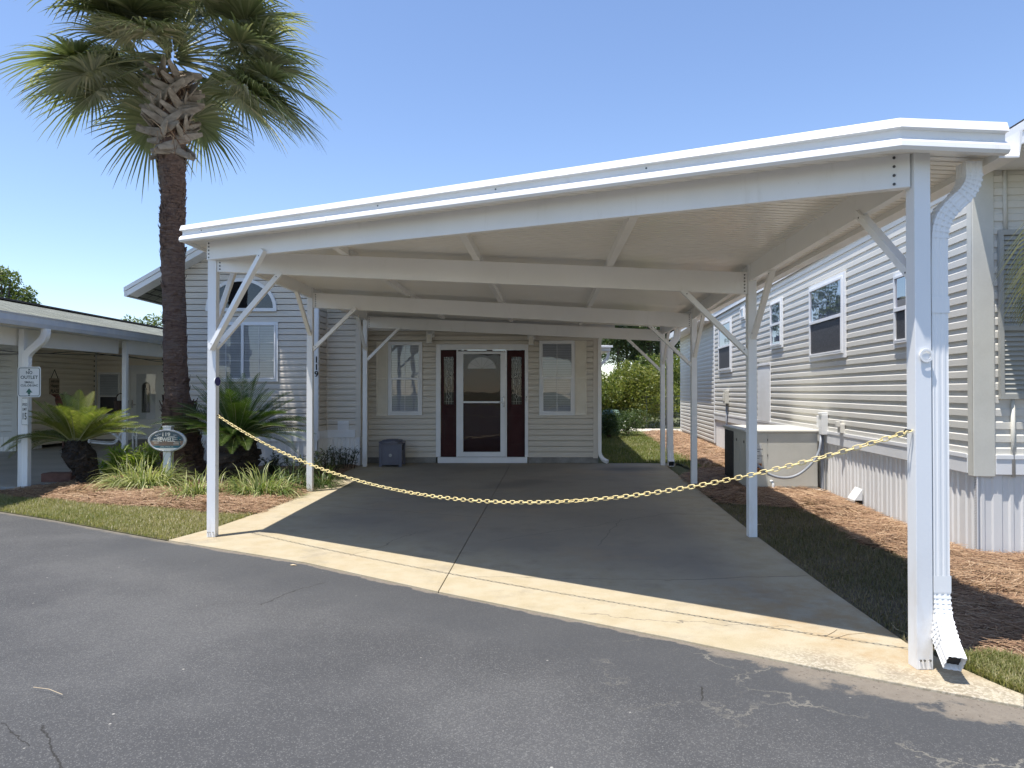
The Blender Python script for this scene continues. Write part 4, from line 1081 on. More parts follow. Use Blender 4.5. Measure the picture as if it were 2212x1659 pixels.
# ------------------------------------------------------------------ storage box on the porch
SB = thing('storage_box', 'dark grey resin storage box with an octagonal lid beside the porch wall', 'box', (-2.35, 13.85, 0))
bx0, bx1 = (819-1106)/F*13.62, (868-1106)/F*13.62; by0, by1 = 13.62, 14.08
mb = MB(); mb.box(bx0+.03, bx1-.03, by0+.012, by1, .03, .44)
for (x, y) in ((bx0, by0), (bx1-.055, by0), (bx0, by1-.05), (bx1-.055, by1-.05)): mb.box(x, x+.055, y, y+.055, 0, .4405)
mb.box(bx0+.056, bx1-.056, by0+.004, by0+.011, .05, .40)
mb.build('body', M['bin'], SB, bevel=.005)
mb = MB(); c_ = .09
def octo(e): 
    x0, x1, y0, y1 = bx0-e, bx1+e, by0-e, by1+e
    return [(x0+c_, y0), (x1-c_, y0), (x1, y0+c_), (x1, y1-c_), (x1-c_, y1), (x0+c_, y1), (x0, y1-c_), (x0, y0+c_)]
mb.prism(octo(.02), .4415, .475); mb.prism(octo(-.03), .4751, .50); mb.prism(octo(-.10), .5001, .515)
mb.build('lid', M['bin'], SB, bevel=.006)
mb = MB(); mb.disc(((bx0+bx1)/2, by0+.004, .22), (0, -1, 0), .030, .02, 16); mb.build('knob', M['steel'], SB)
mb = MB(); mb.box(bx1-.0305, bx1-.025, by0+.10, by1-.10, .30, .40); mb.build('grip_slot', M['dark'], SB)

# ------------------------------------------------------------------ neighbour's house on the right
RH = thing('house', 'long cream sided mobile home with white skirting to the right of the carport', 'house', (5, 12, 0))
RU = V((.0995, .995, 0)).normalized(); RN = V((-RU.y, RU.x, 0))
RO = V((wallx(6.25), 6.25, 0))
def ra_(Y): return (Y-6.25)/RU.y
RL = ra_(18.5); PR = ((0, 1.0), (.50, .95), (.60, .22), (1, .05))
mb = MB().frame(RO, RU, RN); siding(mb, 0, RL, .89, 3.38, .112, .018, prof=PR); mb.build('side_wall', M['siding_r'], RH)
FU = V((RU.y, -RU.x, 0)); FN = V((-RU.x, -RU.y, 0))
mb = MB().frame(RO, FU, FN); siding(mb, 0, 4.2, .89, 3.40, .112, .0125, prof=PR)
mb.add([(0, 3.40, 0), (4.2, 3.40, 0), (2.1, 4.1, 0)], [(0, 1, 2)]); mb.build('front_wall', M['siding_r'], RH)
mb = MB().frame(RO, RU, RN); mb.box(-.02, .075, .70, 3.38, .0, .022); mb.frame(RO, FU, FN); mb.box(-.022, .16, .70, 3.38, .0005, .022); mb.build('corner_trim', M['corner_r'], RH, bevel=.006)
mb = MB().frame(RO, RU, RN); mb.box(.076, RL, .72, .89, .0, .026); mb.box(.076, RL, .855, .895, .0265, .034)
mb.frame(RO, FU, FN); mb.box(.161, 4.2, .72, .89, .0, .026); mb.box(.161, 4.2, .855, .895, .0265, .034); mb.build('skirt_trim', M['trim'], RH, bevel=.003)
mb = MB().frame(RO-RN*.02, RU, RN); skirting(mb, .02, RL, -.06, .73); mb.frame(RO-FN*.02, FU, FN); skirting(mb, .0, 4.2, -.06, .73); mb.build('skirting', M['skirt'], RH)
mb = MB().frame(RO-RN*.02, RU, RN); mb.box(-.018, .03, -.05, .72, .005, .016)
mb.mi = 1
for i in range(52):
    for j in range(3): mb.quad((-.014+j*.015, -.03+i*.0143, .0163), (-.008+j*.015, -.03+i*.0143, .0163), (-.008+j*.015, -.022+i*.0143, .0163), (-.014+j*.015, -.022+i*.0143, .0163))
mb.build('perforated_strip', [M['skirt'], M['dark']], RH)
mb = MB().frame(RO, RU, RN); mb.box(.03, RL-.02, -.05, 3.38, -.3, -.035)
mb.build('inner_body', M['siding_r'], RH)
# rear addition, sided to the ground and a little proud
RL2 = ra_(25.0)
mb = MB().frame(RO, RU, RN); siding(mb, RL+.001, RL2, .10, 3.30, .112, .0125, prof=PR); mb.box(RL+.02, RL2, .0, 3.3, -.3, -.025); mb.build('rear_wall', M['siding_r'], RH)
mb = MB().frame(RO, RU, RN); mb.box(RL-.03, RL+.06, .10, 3.38, .0, .03); mb.box(RL2-.04, RL2+.01, .05, 3.3, .0, .02); mb.build('corner_trim', M['trim'], RH, bevel=.003)
# roof
mb = MB().frame(RO, RU, RN); e0 = -.85
def rp(a, c, z): return (a, z, c)
mb.add([(e0, 3.40, .035), (RL+.1, 3.40, .035), (RL+.1, 3.40, -4.3), (e0, 3.40, -4.3), (e0, 3.54, .06), (RL+.1, 3.54, .06), (RL+.1, 4.2, -2.1), (e0, 4.2, -2.1), (e0, 3.54, -4.3), (RL+.1, 3.54, -4.3)],
       [(0, 3, 2, 1), (4, 5, 6, 7), (7, 6, 9, 8), (0, 1, 5, 4), (0, 4, 7, 8, 3), (1, 2, 9, 6, 5), (2, 3, 8, 9)])
mb.build('roof', M['shingle_dark'], RH)
mb = MB().frame(RO, RU, RN); mb.box(e0-.02, RL+.1, 3.36, 3.455, .0355, .05); mb.box(e0-.02, RL+.1, 3.4555, 3.53, .0355, .058)
mb.add([(e0-.021, 3.36, .05), (e0-.021, 3.53, .058), (e0-.021, 4.19, -2.1), (e0-.021, 4.0, -2.1), (e0-.001, 3.36, .05), (e0-.001, 3.53, .058), (e0-.001, 4.19, -2.1), (e0-.001, 4.0, -2.1)], [(0, 1, 2, 3), (4, 7, 6, 5), (0, 3, 7, 4), (1, 5, 6, 2)])
mb.build('fascia', M['trim'], RH, bevel=.004)
mb = MB().frame(RO, RU, RN); mb.box(e0, -.03, 3.385, 3.398, -4.2, .033); mb.build('soffit', M['trim'], RH)
mb = MB().frame(RO, RU, RN); mb.box(RL+.11, RL2+.4, 3.30, 3.42, -3, .42); mb.box(RL+.10, RL2+.42, 3.27, 3.44, .421, .44); mb.build('rear_eave', M['trim'], RH)
# windows on the side wall
def rY(px): return 3.445/((px-1106)/F-.1)
def rwin(pa0, pa1, z0, z1, **kw):
    Ya, Yb = rY(pa1), rY(pa0)   # nearer edge first
    # seen from outside the wall runs away from the viewer, so the local axis starts at the near edge
    return window(RH, RO+RU*ra_(Ya)+Z1*z0+RN*.009, RU, RN, ra_(Yb)-ra_(Ya), z1-z0, **kw)
rwin(1755, 1830, 1.92, 2.99, glass='glass_r', blinds=(True, False), low_dark=True, fw=.06, lip=.03)
rwin(1670, 1694, 2.22, 3.04, glass='glass_r', blinds=(True, True), fw=.045)
rwin(1940, 1975, 1.94, 2.72, glass='glass_r', blinds=(False, False), low_dark=True, fw=.05)
rwin(1556, 1583, 1.92, 3.12, glass='glass_r', blinds=(True, False), low_dark=True, fw=.06, lip=.03)
rwin(1604, 1612, 3.0, 3.24, split='none', glass='glass_r', fw=.04)
# access panel, boxes and small fittings
mb = MB().frame(RO, RU, RN); a0, a1 = ra_(rY(1667)), ra_(rY(1640)); mb.box(a0, a1, .83, 1.93, .012, .03)
mb.box(a0+.05, a1-.05, .88, 1.88, .0305, .036); mb.box(a0+.0, a1, 1.931, 1.97, .012, .05)
mb.build('access_panel', M['trim'], RH, bevel=.004)
mb = MB().frame(RO, RU, RN); a = ra_(10.05); mb.box(a-.11, a+.03, .84, 1.12, .014, .10); mb.box(a-.10, a+.02, 1.121, 1.15, .014, .115); mb.box(a-.30+.32, a+.17, .93, 1.10, .014, .085)
mb.build('disconnect_box', M['white2'], RH, bevel=.004)
mb = MB(); q = RO+RU*a+RN*.06
mb.tube(smoothpath([q+V((0, 0, .85)), q+V((0, 0, .45)), q+RU*(.0)+V((0, 0, .1)), q+V((0, 0, -.02))], 5, .1), .024, 8); mb.build('conduit', M['grey_pipe'], RH, smooth=True)
mb = MB().frame(RO, RU, RN); a = ra_(16.8); mb.box(a-.13, a+.13, 1.16, 1.47, .014, .11); mb.box(a-.06, a+.05, 1.22, 1.40, .1105, .14); mb.build('meter_box', M['ac'], RH, bevel=.005)
mb = MB(); q = RO+RU*a+RN*.05; mb.tube([q+V((0, 0, 1.16)), q+V((0, 0, .3))], .022, 8); mb.build('conduit', M['grey_pipe'], RH, smooth=True)
mb = MB().frame(RO, RU, RN); a = ra_(9.35); mb.box(a-.05, a+.07, .90, 1.02, .014, .07); mb.box(a-.03, a+.05, .98, 1.05, .0705, .11); mb.build('faucet_cover', M['siding_r'], RH, bevel=.004)
mb = MB().frame(RO-RN*.02, RU, RN); a = ra_(8.9)
mb.add([(a-.12, .24, .016), (a+.12, .24, .016), (a+.12, .10, .11), (a-.12, .10, .11), (a-.12, .10, .016), (a+.12, .10, .016)], [(0, 1, 2, 3), (0, 3, 4), (1, 5, 2), (3, 2, 5, 4)])
mb.mi = 1; mb.box(a-.11, a+.11, -.03, .099, .016, .02); mb.build('dryer_vent', [M['white2'], M['dark']], RH)
# front face: shutter, conduit
zt_s, zb_s = 2.86, 1.38
louvers(RH, RO+FU*.19+Z1*zb_s+FN*.014, FU, FN, .40, zt_s-zb_s, M['shutter_r'], .035, .042, .035, (.42,))
window(RH, RO+FU*.62+Z1*1.42+FN*.01, FU, FN, .9, 1.42, glass='glass_dark', fw=.05)
mb = MB(); q = RO+FU*.255+FN*.018; mb.tube([q+Z1*3.38, q+Z1*(zt_s+.003)], .018, 8); mb.tube([q+Z1*(zb_s-.003)+FU*.05, q+Z1*.70+FU*.05], .018, 8); mb.build('conduit', M['corner_r'], RH, smooth=True)

# ------------------------------------------------------------------ AC package unit
AC = thing('air_conditioner', 'beige grey package air conditioner on a slab against the white skirting', 'air conditioner', (3.9, 10.9, 0))
ao = V((3.335, 10.12, 0)); au = V((.995, .03, 0)).normalized(); ad = V((.10, .995, 0)).normalized(); an_ = V((au.y, -au.x, 0))
AWd, ADp = 1.03, 1.55; ah0, ah1 = .07, .86
mb = MB(); 
def abox(mb, a0, a1, b0, b1, z0, z1):
    vs = [ao+au*a+ad*b+Z1*z for z in (z0, z1) for a, b in ((a0, b0), (a1, b0), (a1, b1), (a0, b1))]
    mb.add(vs, [(0, 3, 2, 1), (4, 5, 6, 7), (0, 1, 5, 4), (1, 2, 6, 5), (2, 3, 7, 6), (3, 0, 4, 7)])
abox(mb, 0, AWd, 0, ADp, ah0, ah1)
abox(mb, .002, .30, -.004, -.0005, ah0+.02, ah1-.02); abox(mb, .306, AWd-.004, -.004, -.0005, ah0+.02, ah1-.02)
abox(mb, -.004, -.0005, .01, .42, ah0+.02, ah1-.03); abox(mb, -.004, -.0005, .43, .80, ah0+.02, ah1-.03)
mb.build('casing', M['ac'], AC, bevel=.006)
mb = MB(); abox(mb, -.03, AWd+.03, -.03, ADp+.03, ah1+.001, ah1+.035); mb.build('lid', M['ac'], AC, bevel=.01)
mb = MB(); abox(mb, -.006, -.0005, .85, ADp-.03, ah0+.02, ah1-.03); mb.build('coil', M['acdark'], AC)
mb = MB()
for b in (.12, .62): mb.disc(ao+ad*b+Z1*.72+V((-.004, 0, 0)), (-1, .0, 0), .022, .003, 12)
for z in (.28, .52, .74): abox(mb, .305, .312, -.010, -.004, z, z+.03)
mb.build('latch', M['black'], AC)
mb = MB(); abox(mb, .03, .22, -.0065, -.0042, .44, .70); mb.mi = 1
for i in range(7): abox(mb, .04, .04+.05*(2+i % 3), -.0072, -.0066, .46+i*.032, .468+i*.032)
mb.mi = 2; abox(mb, .03, .22, -.0065, -.0042, .30, .42); mb.mi = 1
for i in range(3): abox(mb, .03, .21, -.0072, -.0066, .32+i*.035, .335+i*.035)
mb.build('data_label', [M['paper'], M['ink'], M['orange']], AC)
mb = MB(); abox(mb, -.06, AWd+.06, -.06, ADp+.05, -.04, .05); abox(mb, .0, AWd, 0.0, ADp, .0505, .0695); mb.build('slab', M['slab_l'], AC)
mb = MB(); wq = RO+RU*ra_(10.03)+RN*.08
mb.tube(smoothpath([wq+Z1*.84, wq+V((-.06, -.06, .52)), V((4.0, 10.02, .22)), V((3.65, 10.0, .24)), V((3.46, 10.05, .42)), V((3.42, 10.10, .46))], 8, .3), .019, 8); mb.build('whip_conduit', M['grey_pipe'], AC, smooth=True)
mb = MB(); mb.tube(smoothpath([V((3.68, 10.11, .17)), V((3.68, 10.02, .17)), V((3.68, 10.02, .04)), V((3.5, 10.0, .03)), V((3.2, 10.0, .02))], 5, .05), .02, 8); mb.build('drain_pipe', M['white2'], AC, smooth=True)

# ------------------------------------------------------------------ neighbour's house on the left
LH = thing('house', 'tan sided mobile home with shingled porch roof on the far left', 'house', (-10, 16, 0))
def ex_(Y): return -7.02-.066*(Y-9.7)
def ez(Y): return 2.38+.010*(Y-9.7)
mb = MB()
ya, yb = 8.0, 24.0
E = [(ex_(ya), ya), (ex_(yb), yb)]; Rg = [(ex_(ya)-3.5, ya), (ex_(yb)-3.5, yb)]
def z_r(Y): return ez(Y)+.18+.78
vs = [(*E[0], ez(ya)+.16), (*E[1], ez(yb)+.16), (*Rg[1], z_r(yb)), (*Rg[0], z_r(ya)), (*E[0], ez(ya)+.13), (*E[1], ez(yb)+.13), (*Rg[1], z_r(yb)-.06), (*Rg[0], z_r(ya)-.06), (Rg[1][0]-4, yb, ez(yb)), (Rg[0][0]-4, ya, ez(ya))]
mb.add(vs, [(0, 1, 2, 3), (4, 7, 6, 5), (0, 4, 5, 1), (3, 2, 8, 9)]); mb.build('roof', M['shingle'], LH)
mb = MB(); mb.bar(V((*Rg[0], z_r(ya)+.015)), V((*Rg[1], z_r(yb)+.015)), .30, .035); mb.build('ridge_cap', M['shingle_dark'], LH)
p = at(10, 664, 14.0)
mb = MB(); mb.add([(p.x-.25, 13.7, p.z-.2), (p.x+.25, 13.7, p.z-.25), (p.x+.2, 14.3, p.z-.2), (p.x-.2, 14.3, p.z-.15), (p.x-.1, 13.85, p.z+.08), (p.x+.1, 13.9, p.z+.06), (p.x+.08, 14.1, p.z+.05), (p.x-.08, 14.1, p.z+.06)], [(4, 5, 6, 7), (0, 1, 5, 4), (1, 2, 6, 5), (2, 3, 7, 6), (3, 0, 4, 7)]); mb.build('roof_vent', M['shingle_dark'], LH)
gal = basic('weathered_gutter', (.52, .55, .60), .4, (.62, .63, .64), 3, .05, 60)
mb = MB(); 
g_ = [(0, 0), (.075, 0), (.095, .06), (.095, .135), (.11, .165), (.098, .165), (.086, .14), (0, .14)]
vs = []
for (x, y) in E:
    for (o, z) in g_: vs.append((x+o, y, ez(y)+z))
k = len(g_); mb.add(vs, [(j, (j+1) % k, k+(j+1) % k, k+j) for j in range(k)]+[tuple(range(k-1, -1, -1)), tuple(range(k, 2*k))]); mb.build('gutter', gal, LH)
mb = MB(); mb.bar(V((E[0][0]-.08, ya, ez(ya)+.02)), V((E[1][0]-.08, yb, ez(yb)+.02)), .14, .03); mb.build('soffit', M['pan'], LH)
# porch ceiling
mb = MB(); mb.add([(ex_(ya)-.2, ya, ez(ya)+.03), (ex_(yb)-.2, yb, ez(yb)+.03), (-13, yb, ez(yb)+.25), (-13, ya, ez(ya)+.25)], [(0, 1, 2, 3)]); mb.build('ceiling', M['pan'], LH)
P1 = at(47.5, 1050, 10.75); P2 = at(270, 900, 13.75)
mb = MB(); mb.bar(V((P1.x, ya, ez(ya)-.12)), V((P1.x-.066*(P2.y-P1.y)-.02, P2.y-.045, ez(P2.y)-.12)), .06, .26); mb.build('beam', M['white'], LH, bevel=.003)
mb = MB(); mb.bar(V((P2.x, P2.y+.05, ez(P2.y)-.12)), V((P2.x-.62, yb, ez(yb)-.12)), .06, .26); mb.build('beam', M['white'], LH, bevel=.003)
for P in (P1, P2):
    mb = MB(); mb.box(P.x-.042, P.x+.042, P.y-.042, P.y+.042, 0, ez(P.y)-.001); mb.build('post', M['post'], LH, bevel=.004)
dx = P1.x+.094; dy = 10.70
downspout(LH, [(dx+.30, dy-.02, ez(10.7)+.0), (dx+.29, dy-.02, ez(10.7)-.14), (dx, dy, ez(10.7)-.38), (dx, dy, 1.9), (dx, dy, .12), (dx+.0, dy-.0, .0)], .10, .085, (1, 0, 0), .10)
# body walls
YA, YP, XA = 17.0, 20.0, -11.85
mb = MB().frame(V((XA-4, YA, 0)), X1, NY); siding(mb, 0, 4, .35, 2.75, .14, .010); mb.build('front_wall', M['siding_lw'], LH)
mb = MB().frame(V((XA, YA, 0)), V((.05, 1, 0)).normalized(), V((1, -.05, 0)).normalized()); siding(mb, 0, 3.0, .10, 2.75, .14, .010); mb.mi = 1; mb.box(2.93, 2.98, .3, 2.7, .0, .02); mb.mi = 2
for i in range(16): mb.box(2.86, 2.90, .45+i*.14, .49+i*.14, .0101, .012)
mb.build('side_wall', [M['siding_l'], M['trim'], M['dark']], LH)
XB = XA+.15
mb = MB().frame(V((XB, YP, 0)), X1, NY); siding(mb, 0, 4.6, .10, 2.75, .14, .010); mb.mi = 1; mb.box(0, 4.6, 0, .099, -.05, .01); mb.build('porch_wall', [M['siding_l'], M['found']], LH)
mb = MB().frame(V((XA, YA, 0)), X1, NY); mb.box(-.10, .02, .3, 2.75, .0, .025); mb.frame(V((XA, YA, 0)), V((0, 1, 0)), V((1, 0, 0))); mb.box(-.024, .32, .3, 2.75, .021, .03); mb.build('corner_trim', M['siding_lw'], LH, bevel=.003)
mb = MB().frame(V((XA, YA, 0)), V((0, 1, 0)), V((1, 0, 0))); skirting(mb, -.02, .9, 0, .36); mb.frame(V((XA-4, YA, 0)), X1, NY); skirting(mb, 0, 4, 0, .36); mb.build('skirting', M['skirt'], LH)
mb = MB(); mb.box(XA-4, XA-.09, YA+.09, 24, .1, 2.7); mb.box(XA-.09, XB+4.6, YP+.09, 24, .1, 2.7); mb.build('inner_body', M['siding_l'], LH)
a0, a1 = (214-1106)/F*YP, (260-1106)/F*YP; window(LH, V((a0, YP-.008, at(240, 898, YP).z)), X1, NY, a1-a0, at(240, 806, YP).z-at(240, 898, YP).z, low_dark=True, fw=.04, glass='glass', mid=.46)
a0, a1 = (282-1106)/F*YP, (351-1106)/F*YP; dz = at(300, 794, YP).z
mb = MB().frame(V((a0, YP, 0)), X1, NY); w_ = a1-a0; mb.box(-.05, .02, .08, dz+.06, .0, .04); mb.box(w_-.02, w_+.05, .08, dz+.06, 0, .04); mb.box(.021, w_-.021, dz, dz+.06, 0, .041); mb.build('door_frame', M['trim'], LH, bevel=.003)
mb = MB().frame(V((a0, YP, 0)), X1, NY); mb.box(.022, w_-.022, .10, dz-.004, .011, .03)
mb.box(.12, w_-.12, .60, .66, .0305, .037); mb.box(.12, w_-.12, dz-.18, dz-.12, .0305, .037); mb.box(.12, .18, .66, dz-.18, .0305, .037); mb.box(w_-.18, w_-.12, .66, dz-.18, .0305, .037)
do = mb.build('front_door', M['trim'], LH, bevel=.003)
mb = MB().frame(V((a0, YP, 0)), X1, NY); cx = w_/2; zt2 = dz-.55; pts = [(cx-.11, .85)]+[(cx+.11, .85)]+[(cx+.11*math.cos(PI*i/12), zt2+.13*math.sin(PI*i/12)) for i in range(13)]
mb.add([(x, z, .0315) for x, z in pts], [tuple(range(len(pts)))]); mb.mi = 1
loop = pts+[pts[0]]; mb.T = None; OO = V((a0, YP, 0)); mb.tube([OO+X1*x+Z1*z+NY*.034 for x, z in loop], .012, 5)
for i in range(4): mb.tube([OO+X1*(cx-.06+.04*i)+Z1*.87+NY*.034, OO+X1*(cx-.02+.02*i*(.5))+Z1*(zt2-.02)+NY*.034], .006, 5)
mb.build('door_glass', [M['screen'], M['lead']], do)
mb = MB().frame(V((a0, YP, 0)), X1, NY); mb.quad((.181, .661, .0345), (w_-.181, .661, .0345), (w_-.181, dz-.181, .0345), (.181, dz-.181, .0345)); mb.build('pane', M['glass'], do)
mb = MB().frame(V((a0, YP, 0)), X1, NY); mb.box(.05, .085, .98, 1.2, .0305, .05); mb.box(.05, .17, 1.06, 1.085, .0505, .08); mb.build('handle', M['steel'], do)
# wall lantern beside that door
p = at(267, 772, YP-.1); mb = MB(); mb.box(p.x-.06, p.x+.06, YP-.05, YP-.012, p.z-.1, p.z+.12); mb.box(p.x-.05, p.x+.05, YP-.2, YP-.0505, p.z-.02, p.z+.10); mb.build('lantern', M['lantern'], LH, bevel=.004)

# cables strung under that porch roof
CB = MB()
for k_, (pts, Y) in enumerate(((((-40, 752), (20, 759), (48, 762), (100, 764), (170, 758), (240, 768), (300, 775), (362, 778)), 10.9), (((-40, 764), (30, 765), (90, 762), (160, 767), (215, 766), (270, 768), (330, 780), (365, 783)), 10.95))):
    n_ = len(pts); CB.tube(smoothpath([at(x, y, 10.85+(x/365)*4.0) for x, y in pts], 3, .3), .006, 5)
tag(CB.build('cable', M['black'], None, tuple(at(100, 764, 11.5))), 'two thin black cables drooping along the neighbouring porch beam', 'cable')

# ------------------------------------------------------------------ signs
def roundrect(w, h, r, n=5):
    out = []
    for cx, cy, a in ((w/2-r, h/2-r, 0), (-w/2+r, h/2-r, PI/2), (-w/2+r, -h/2+r, PI), (w/2-r, -h/2+r, 3*PI/2)):
        for i in range(n+1): t = a+PI/2*i/n; out.append((cx+r*math.cos(t), cy+r*math.sin(t)))
    return out
SG = thing('sign', 'white NO OUTLET small cul-de-sac sign with green arrow on a white post', 'sign', tuple(at(63, 825, 10.6)))
sc_ = at(63, 825, 10.6); sw = .345; sh = .455
mb = MB().frame(sc_, X1, NY); mb.prism(roundrect(sw, sh, .035), -.003, 0); mb.build('plate', M['sign_white'], SG)
mb = MB().frame(sc_, X1, NY)
o_, i_ = roundrect(sw-.028, sh-.028, .03), roundrect(sw-.046, sh-.046, .022); n_ = len(o_)
mb.add([(x, y, .0015) for x, y in o_]+[(x, y, .0015) for x, y in i_], [(j, (j+1) % n_, n_+(j+1) % n_, n_+j) for j in range(n_)]); mb.build('border', M['sign_teal'], SG)
def py2(py, c=825, Y=10.6): return at(63, py, Y).z-at(63, c, Y).z
mb = MB().frame(sc_, X1, NY)
mb.text('NO', .095, .050, (0, py2(804.8)), 0, .0016, .02); mb.text('OUTLET', .26, .050, (.002, py2(815)), 0, .0016, .02)
mb.text('SMALL', .145, .033, (.004, py2(825.6)), 0, .0016, .02); mb.text('CUL-DE-SAC', .26, .033, (.004, py2(832.6)), 0, .0016, .02)
mb.build('lettering', M['sign_teal'], SG)
mb = MB().frame(sc_, X1, NY); yt, ym, yb_ = py2(838.6), py2(848), py2(852)
mb.add([(0, yt, .0016), (-.05, ym, .0016), (.05, ym, .0016)], [(0, 1, 2)]); mb.quad((-.019, yb_, .0016), (.019, yb_, .0016), (.019, ym, .0016), (-.019, ym, .0016)); mb.build('arrow', M['sign_green'], SG)
mb = MB().frame(sc_, X1, NY); mb.T = None
for z in (py2(798.6), py2(854.3)): mb = MB(); mb.disc(sc_+Z1*z, NY, .012, .004, 10); mb.build('bolt', M['sign_teal'], SG)
SL = thing('sign', 'narrow white SPEED LIMIT 15 sign fixed below the NO OUTLET sign', 'sign', tuple(at(53, 890, 10.62)))
sl_ = at(53.5, 889, 10.56); sn = V((-.45, -.89, 0)).normalized(); su = V((-sn.y, sn.x, 0)); sw, sh = .165, .40
mb = MB().frame(sl_, su, sn); mb.prism(roundrect(sw, sh, .02), -.003, 0); mb.build('plate', M['sign_white'], SL)
mb = MB().frame(sl_, su, sn); mb.text('SPEED', .125, .040, (0, .105), 0, .0016, .01); mb.text('LIMIT', .11, .040, (0, .035), 0, .0016, .01); mb.build('lettering', M['ink'], SL); mb = MB().frame(sl_, su, sn); mb.text('15', .10, .10, (0, -.07), 0, .0016, .02); mb.build('lettering', M['ink'], SL)
mb = MB().frame(sl_, su, sn); o_, i_ = roundrect(sw-.012, sh-.012, .016), roundrect(sw-.020, sh-.020, .012); n_ = len(o_)
mb.add([(x, y, .0015) for x, y in o_]+[(x, y, .0015) for x, y in i_], [(j, (j+1) % n_, n_+(j+1) % n_, n_+j) for j in range(n_)]); mb.build('border', M['ink'], SL)
# oval name sign
nc = at(360.5, 952, 10.9); g_z = 0
NS = thing('name_sign', 'oval carved 119 SEWELL sign with palm and sunset on a square white post', 'sign', (nc.x, 10.95, 0))
mb = MB(); mb.box(nc.x-.075, nc.x+.045, 10.93, 11.03, 0, nc.z+.20); mb.box(nc.x-.083, nc.x+.053, 10.922, 11.038, nc.z+.2001, nc.z+.225); mb.build('post', M['white2'], NS, bevel=.005)
rx, rz = .298, .172; n_ = 40
def el(r, c): return [(rx*r*math.cos(2*PI*i/n_), rz*r*math.sin(2*PI*i/n_)) for i in range(n_)]
mb = MB().frame(nc, X1, NY); mb.prism(el(1.0, 0), -.03, -.008)
a_, b_, c2_ = el(1.0, 0), el(.93, 0), el(.86, 0)
mb.add([(x, y, -.008) for x, y in a_]+[(x, y, .012) for x, y in b_]+[(x, y, .0) for x, y in c2_], [(r*n_+j, r*n_+(j+1) % n_, (r+1)*n_+(j+1) % n_, (r+1)*n_+j) for r in range(2) for j in range(n_)]); mb.build('rim', M['silver'], NS, smooth=True)
mb = MB().frame(nc, X1, NY); inn = el(.865, 0)
def band(y0, y1, mi, c):
    mb.mi = mi; xs = lambda y: rx*.86*math.sqrt(max(0, 1-(y/(rz*.86))**2)); n2 = 6; 
    for i in range(n2):
        ya_, yb2 = y0+(y1-y0)*i/n2, y0+(y1-y0)*(i+1)/n2
        mb.quad((-xs(ya_), ya_, c), (xs(ya_), ya_, c), (xs(yb2), yb2, c), (-xs(yb2), yb2, c))
T_ = rz*.858
band(.06, T_, 0, .001); band(.0, .06, 0, .001); band(-.05, 0, 1, .001); band(-.075, -.05, 1, .001); band(-.112, -.075, 2, .001); band(-T_, -.112, 3, .001)
mb.mi = 3
for y, x0, x1 in ((.045, .02, .2), (.03, -.2, -.05), (.02, .09, .22), (-.005, -.22, -.13), (-.02, .11, .21), (-.035, -.2, -.12), (-.048, .1, .2), (.055, -.16, -.06), (.065, .03, .12)): mb.box(x0, x1, y-.0035, y+.0035, .0012, .004)
mb.build('carved_panel', [M['sign_blue'], M['sign_tan'], M['sign_sea'], M['sign_cream']], NS)
mb = MB().frame(nc, X1, NY); mb.text('119', .12, .06, (-.005, .098), 0, .008, .03); mb.build('lettering', M['sign_cream'], NS); mb = MB().frame(nc, X1, NY); mb.text('SEWELL', .27, .066, (-.01, .018), 0, .008, .03); mb.build('lettering', M['sign_cream'], NS); mb = MB().frame(nc, X1, NY); mb.text('LITHIA SPRINGS, GA', .20, .018, (-.0, -.095), 0, .005, .005); mb.build('lettering', M['sign_cream'], NS)
mb = MB().frame(nc, X1, NY); px_, pz_ = .185, .03
mb.T = None
def nsp(x, z, c=.006): return nc+X1*x+Z1*z+NY*c
mb.tube([nsp(.20, -.075), nsp(.192, -.02), nsp(.185, .03)], [.006, .005, .004], 6)
for t in (-2.6, -2.0, -.4, .3, .9, 1.6, 2.4, 3.0): mb.tube([nsp(px_, pz_), nsp(px_+.03*math.cos(t), pz_+.028*math.sin(t)+.008), nsp(px_+.055*math.cos(t), pz_+.04*math.sin(t)-.012)], [.005, .004, .001], 5)
mb.build('palm_carving', M['sign_sea'], NS)
mb = MB(); 
for (x, z) in ((-.155, .075), (-.11, .095), (.125, .08)):
    mb.tube([nsp(x-.025, z+.006), nsp(x-.012, z+.011), nsp(x, z), nsp(x+.012, z+.011), nsp(x+.025, z+.006)], .0025, 5)
mb.build('gull_carving', M['sign_white'], NS)
# hanging welcome sign on the neighbour's wall
wp = at(117, 834, 18.9); HS = thing('wall_sign', 'small wooden welcome happy place sign hanging by a cord on the tan wall', 'sign', tuple(wp))
hN = V((1, -.05, 0)).normalized(); hN = V((.55, -.83, 0)); wU = V((.83, .55, 0)); wp = V((XA+.20, 18.9, wp.z)); wU = V((.05, 1, 0)).normalized(); hN = V((wU.y, -wU.x, 0)); wp = V((XA+.05*1.25+.02, 18.25, at(117, 834, 18.25).z))
mb = MB().frame(wp, wU, hN); mb.box(-.175, .175, -.21, .20, .0, .02); mb.box(-.19, -.176, -.20, .19, .002, .022); mb.build('board', M['wood'], HS, bevel=.003)
mb = MB().frame(wp, wU, hN); mb.text('welcome', .30, .08, (0, .13), 0, .0215, .02); mb.text('Happy', .31, .11, (0, .0), 0, .0215, .03); mb.text('PLACE', .31, .09, (0, -.13), 0, .0215, .04); mb.build('lettering', M['ink'], HS)
mb = MB(); mb.tube([wp+wU*-.13+Z1*.2+hN*.01, wp+Z1*.42+hN*.01, wp+wU*.13+Z1*.2+hN*.01], .008, 6); mb.build('cord', M['ink'], HS)

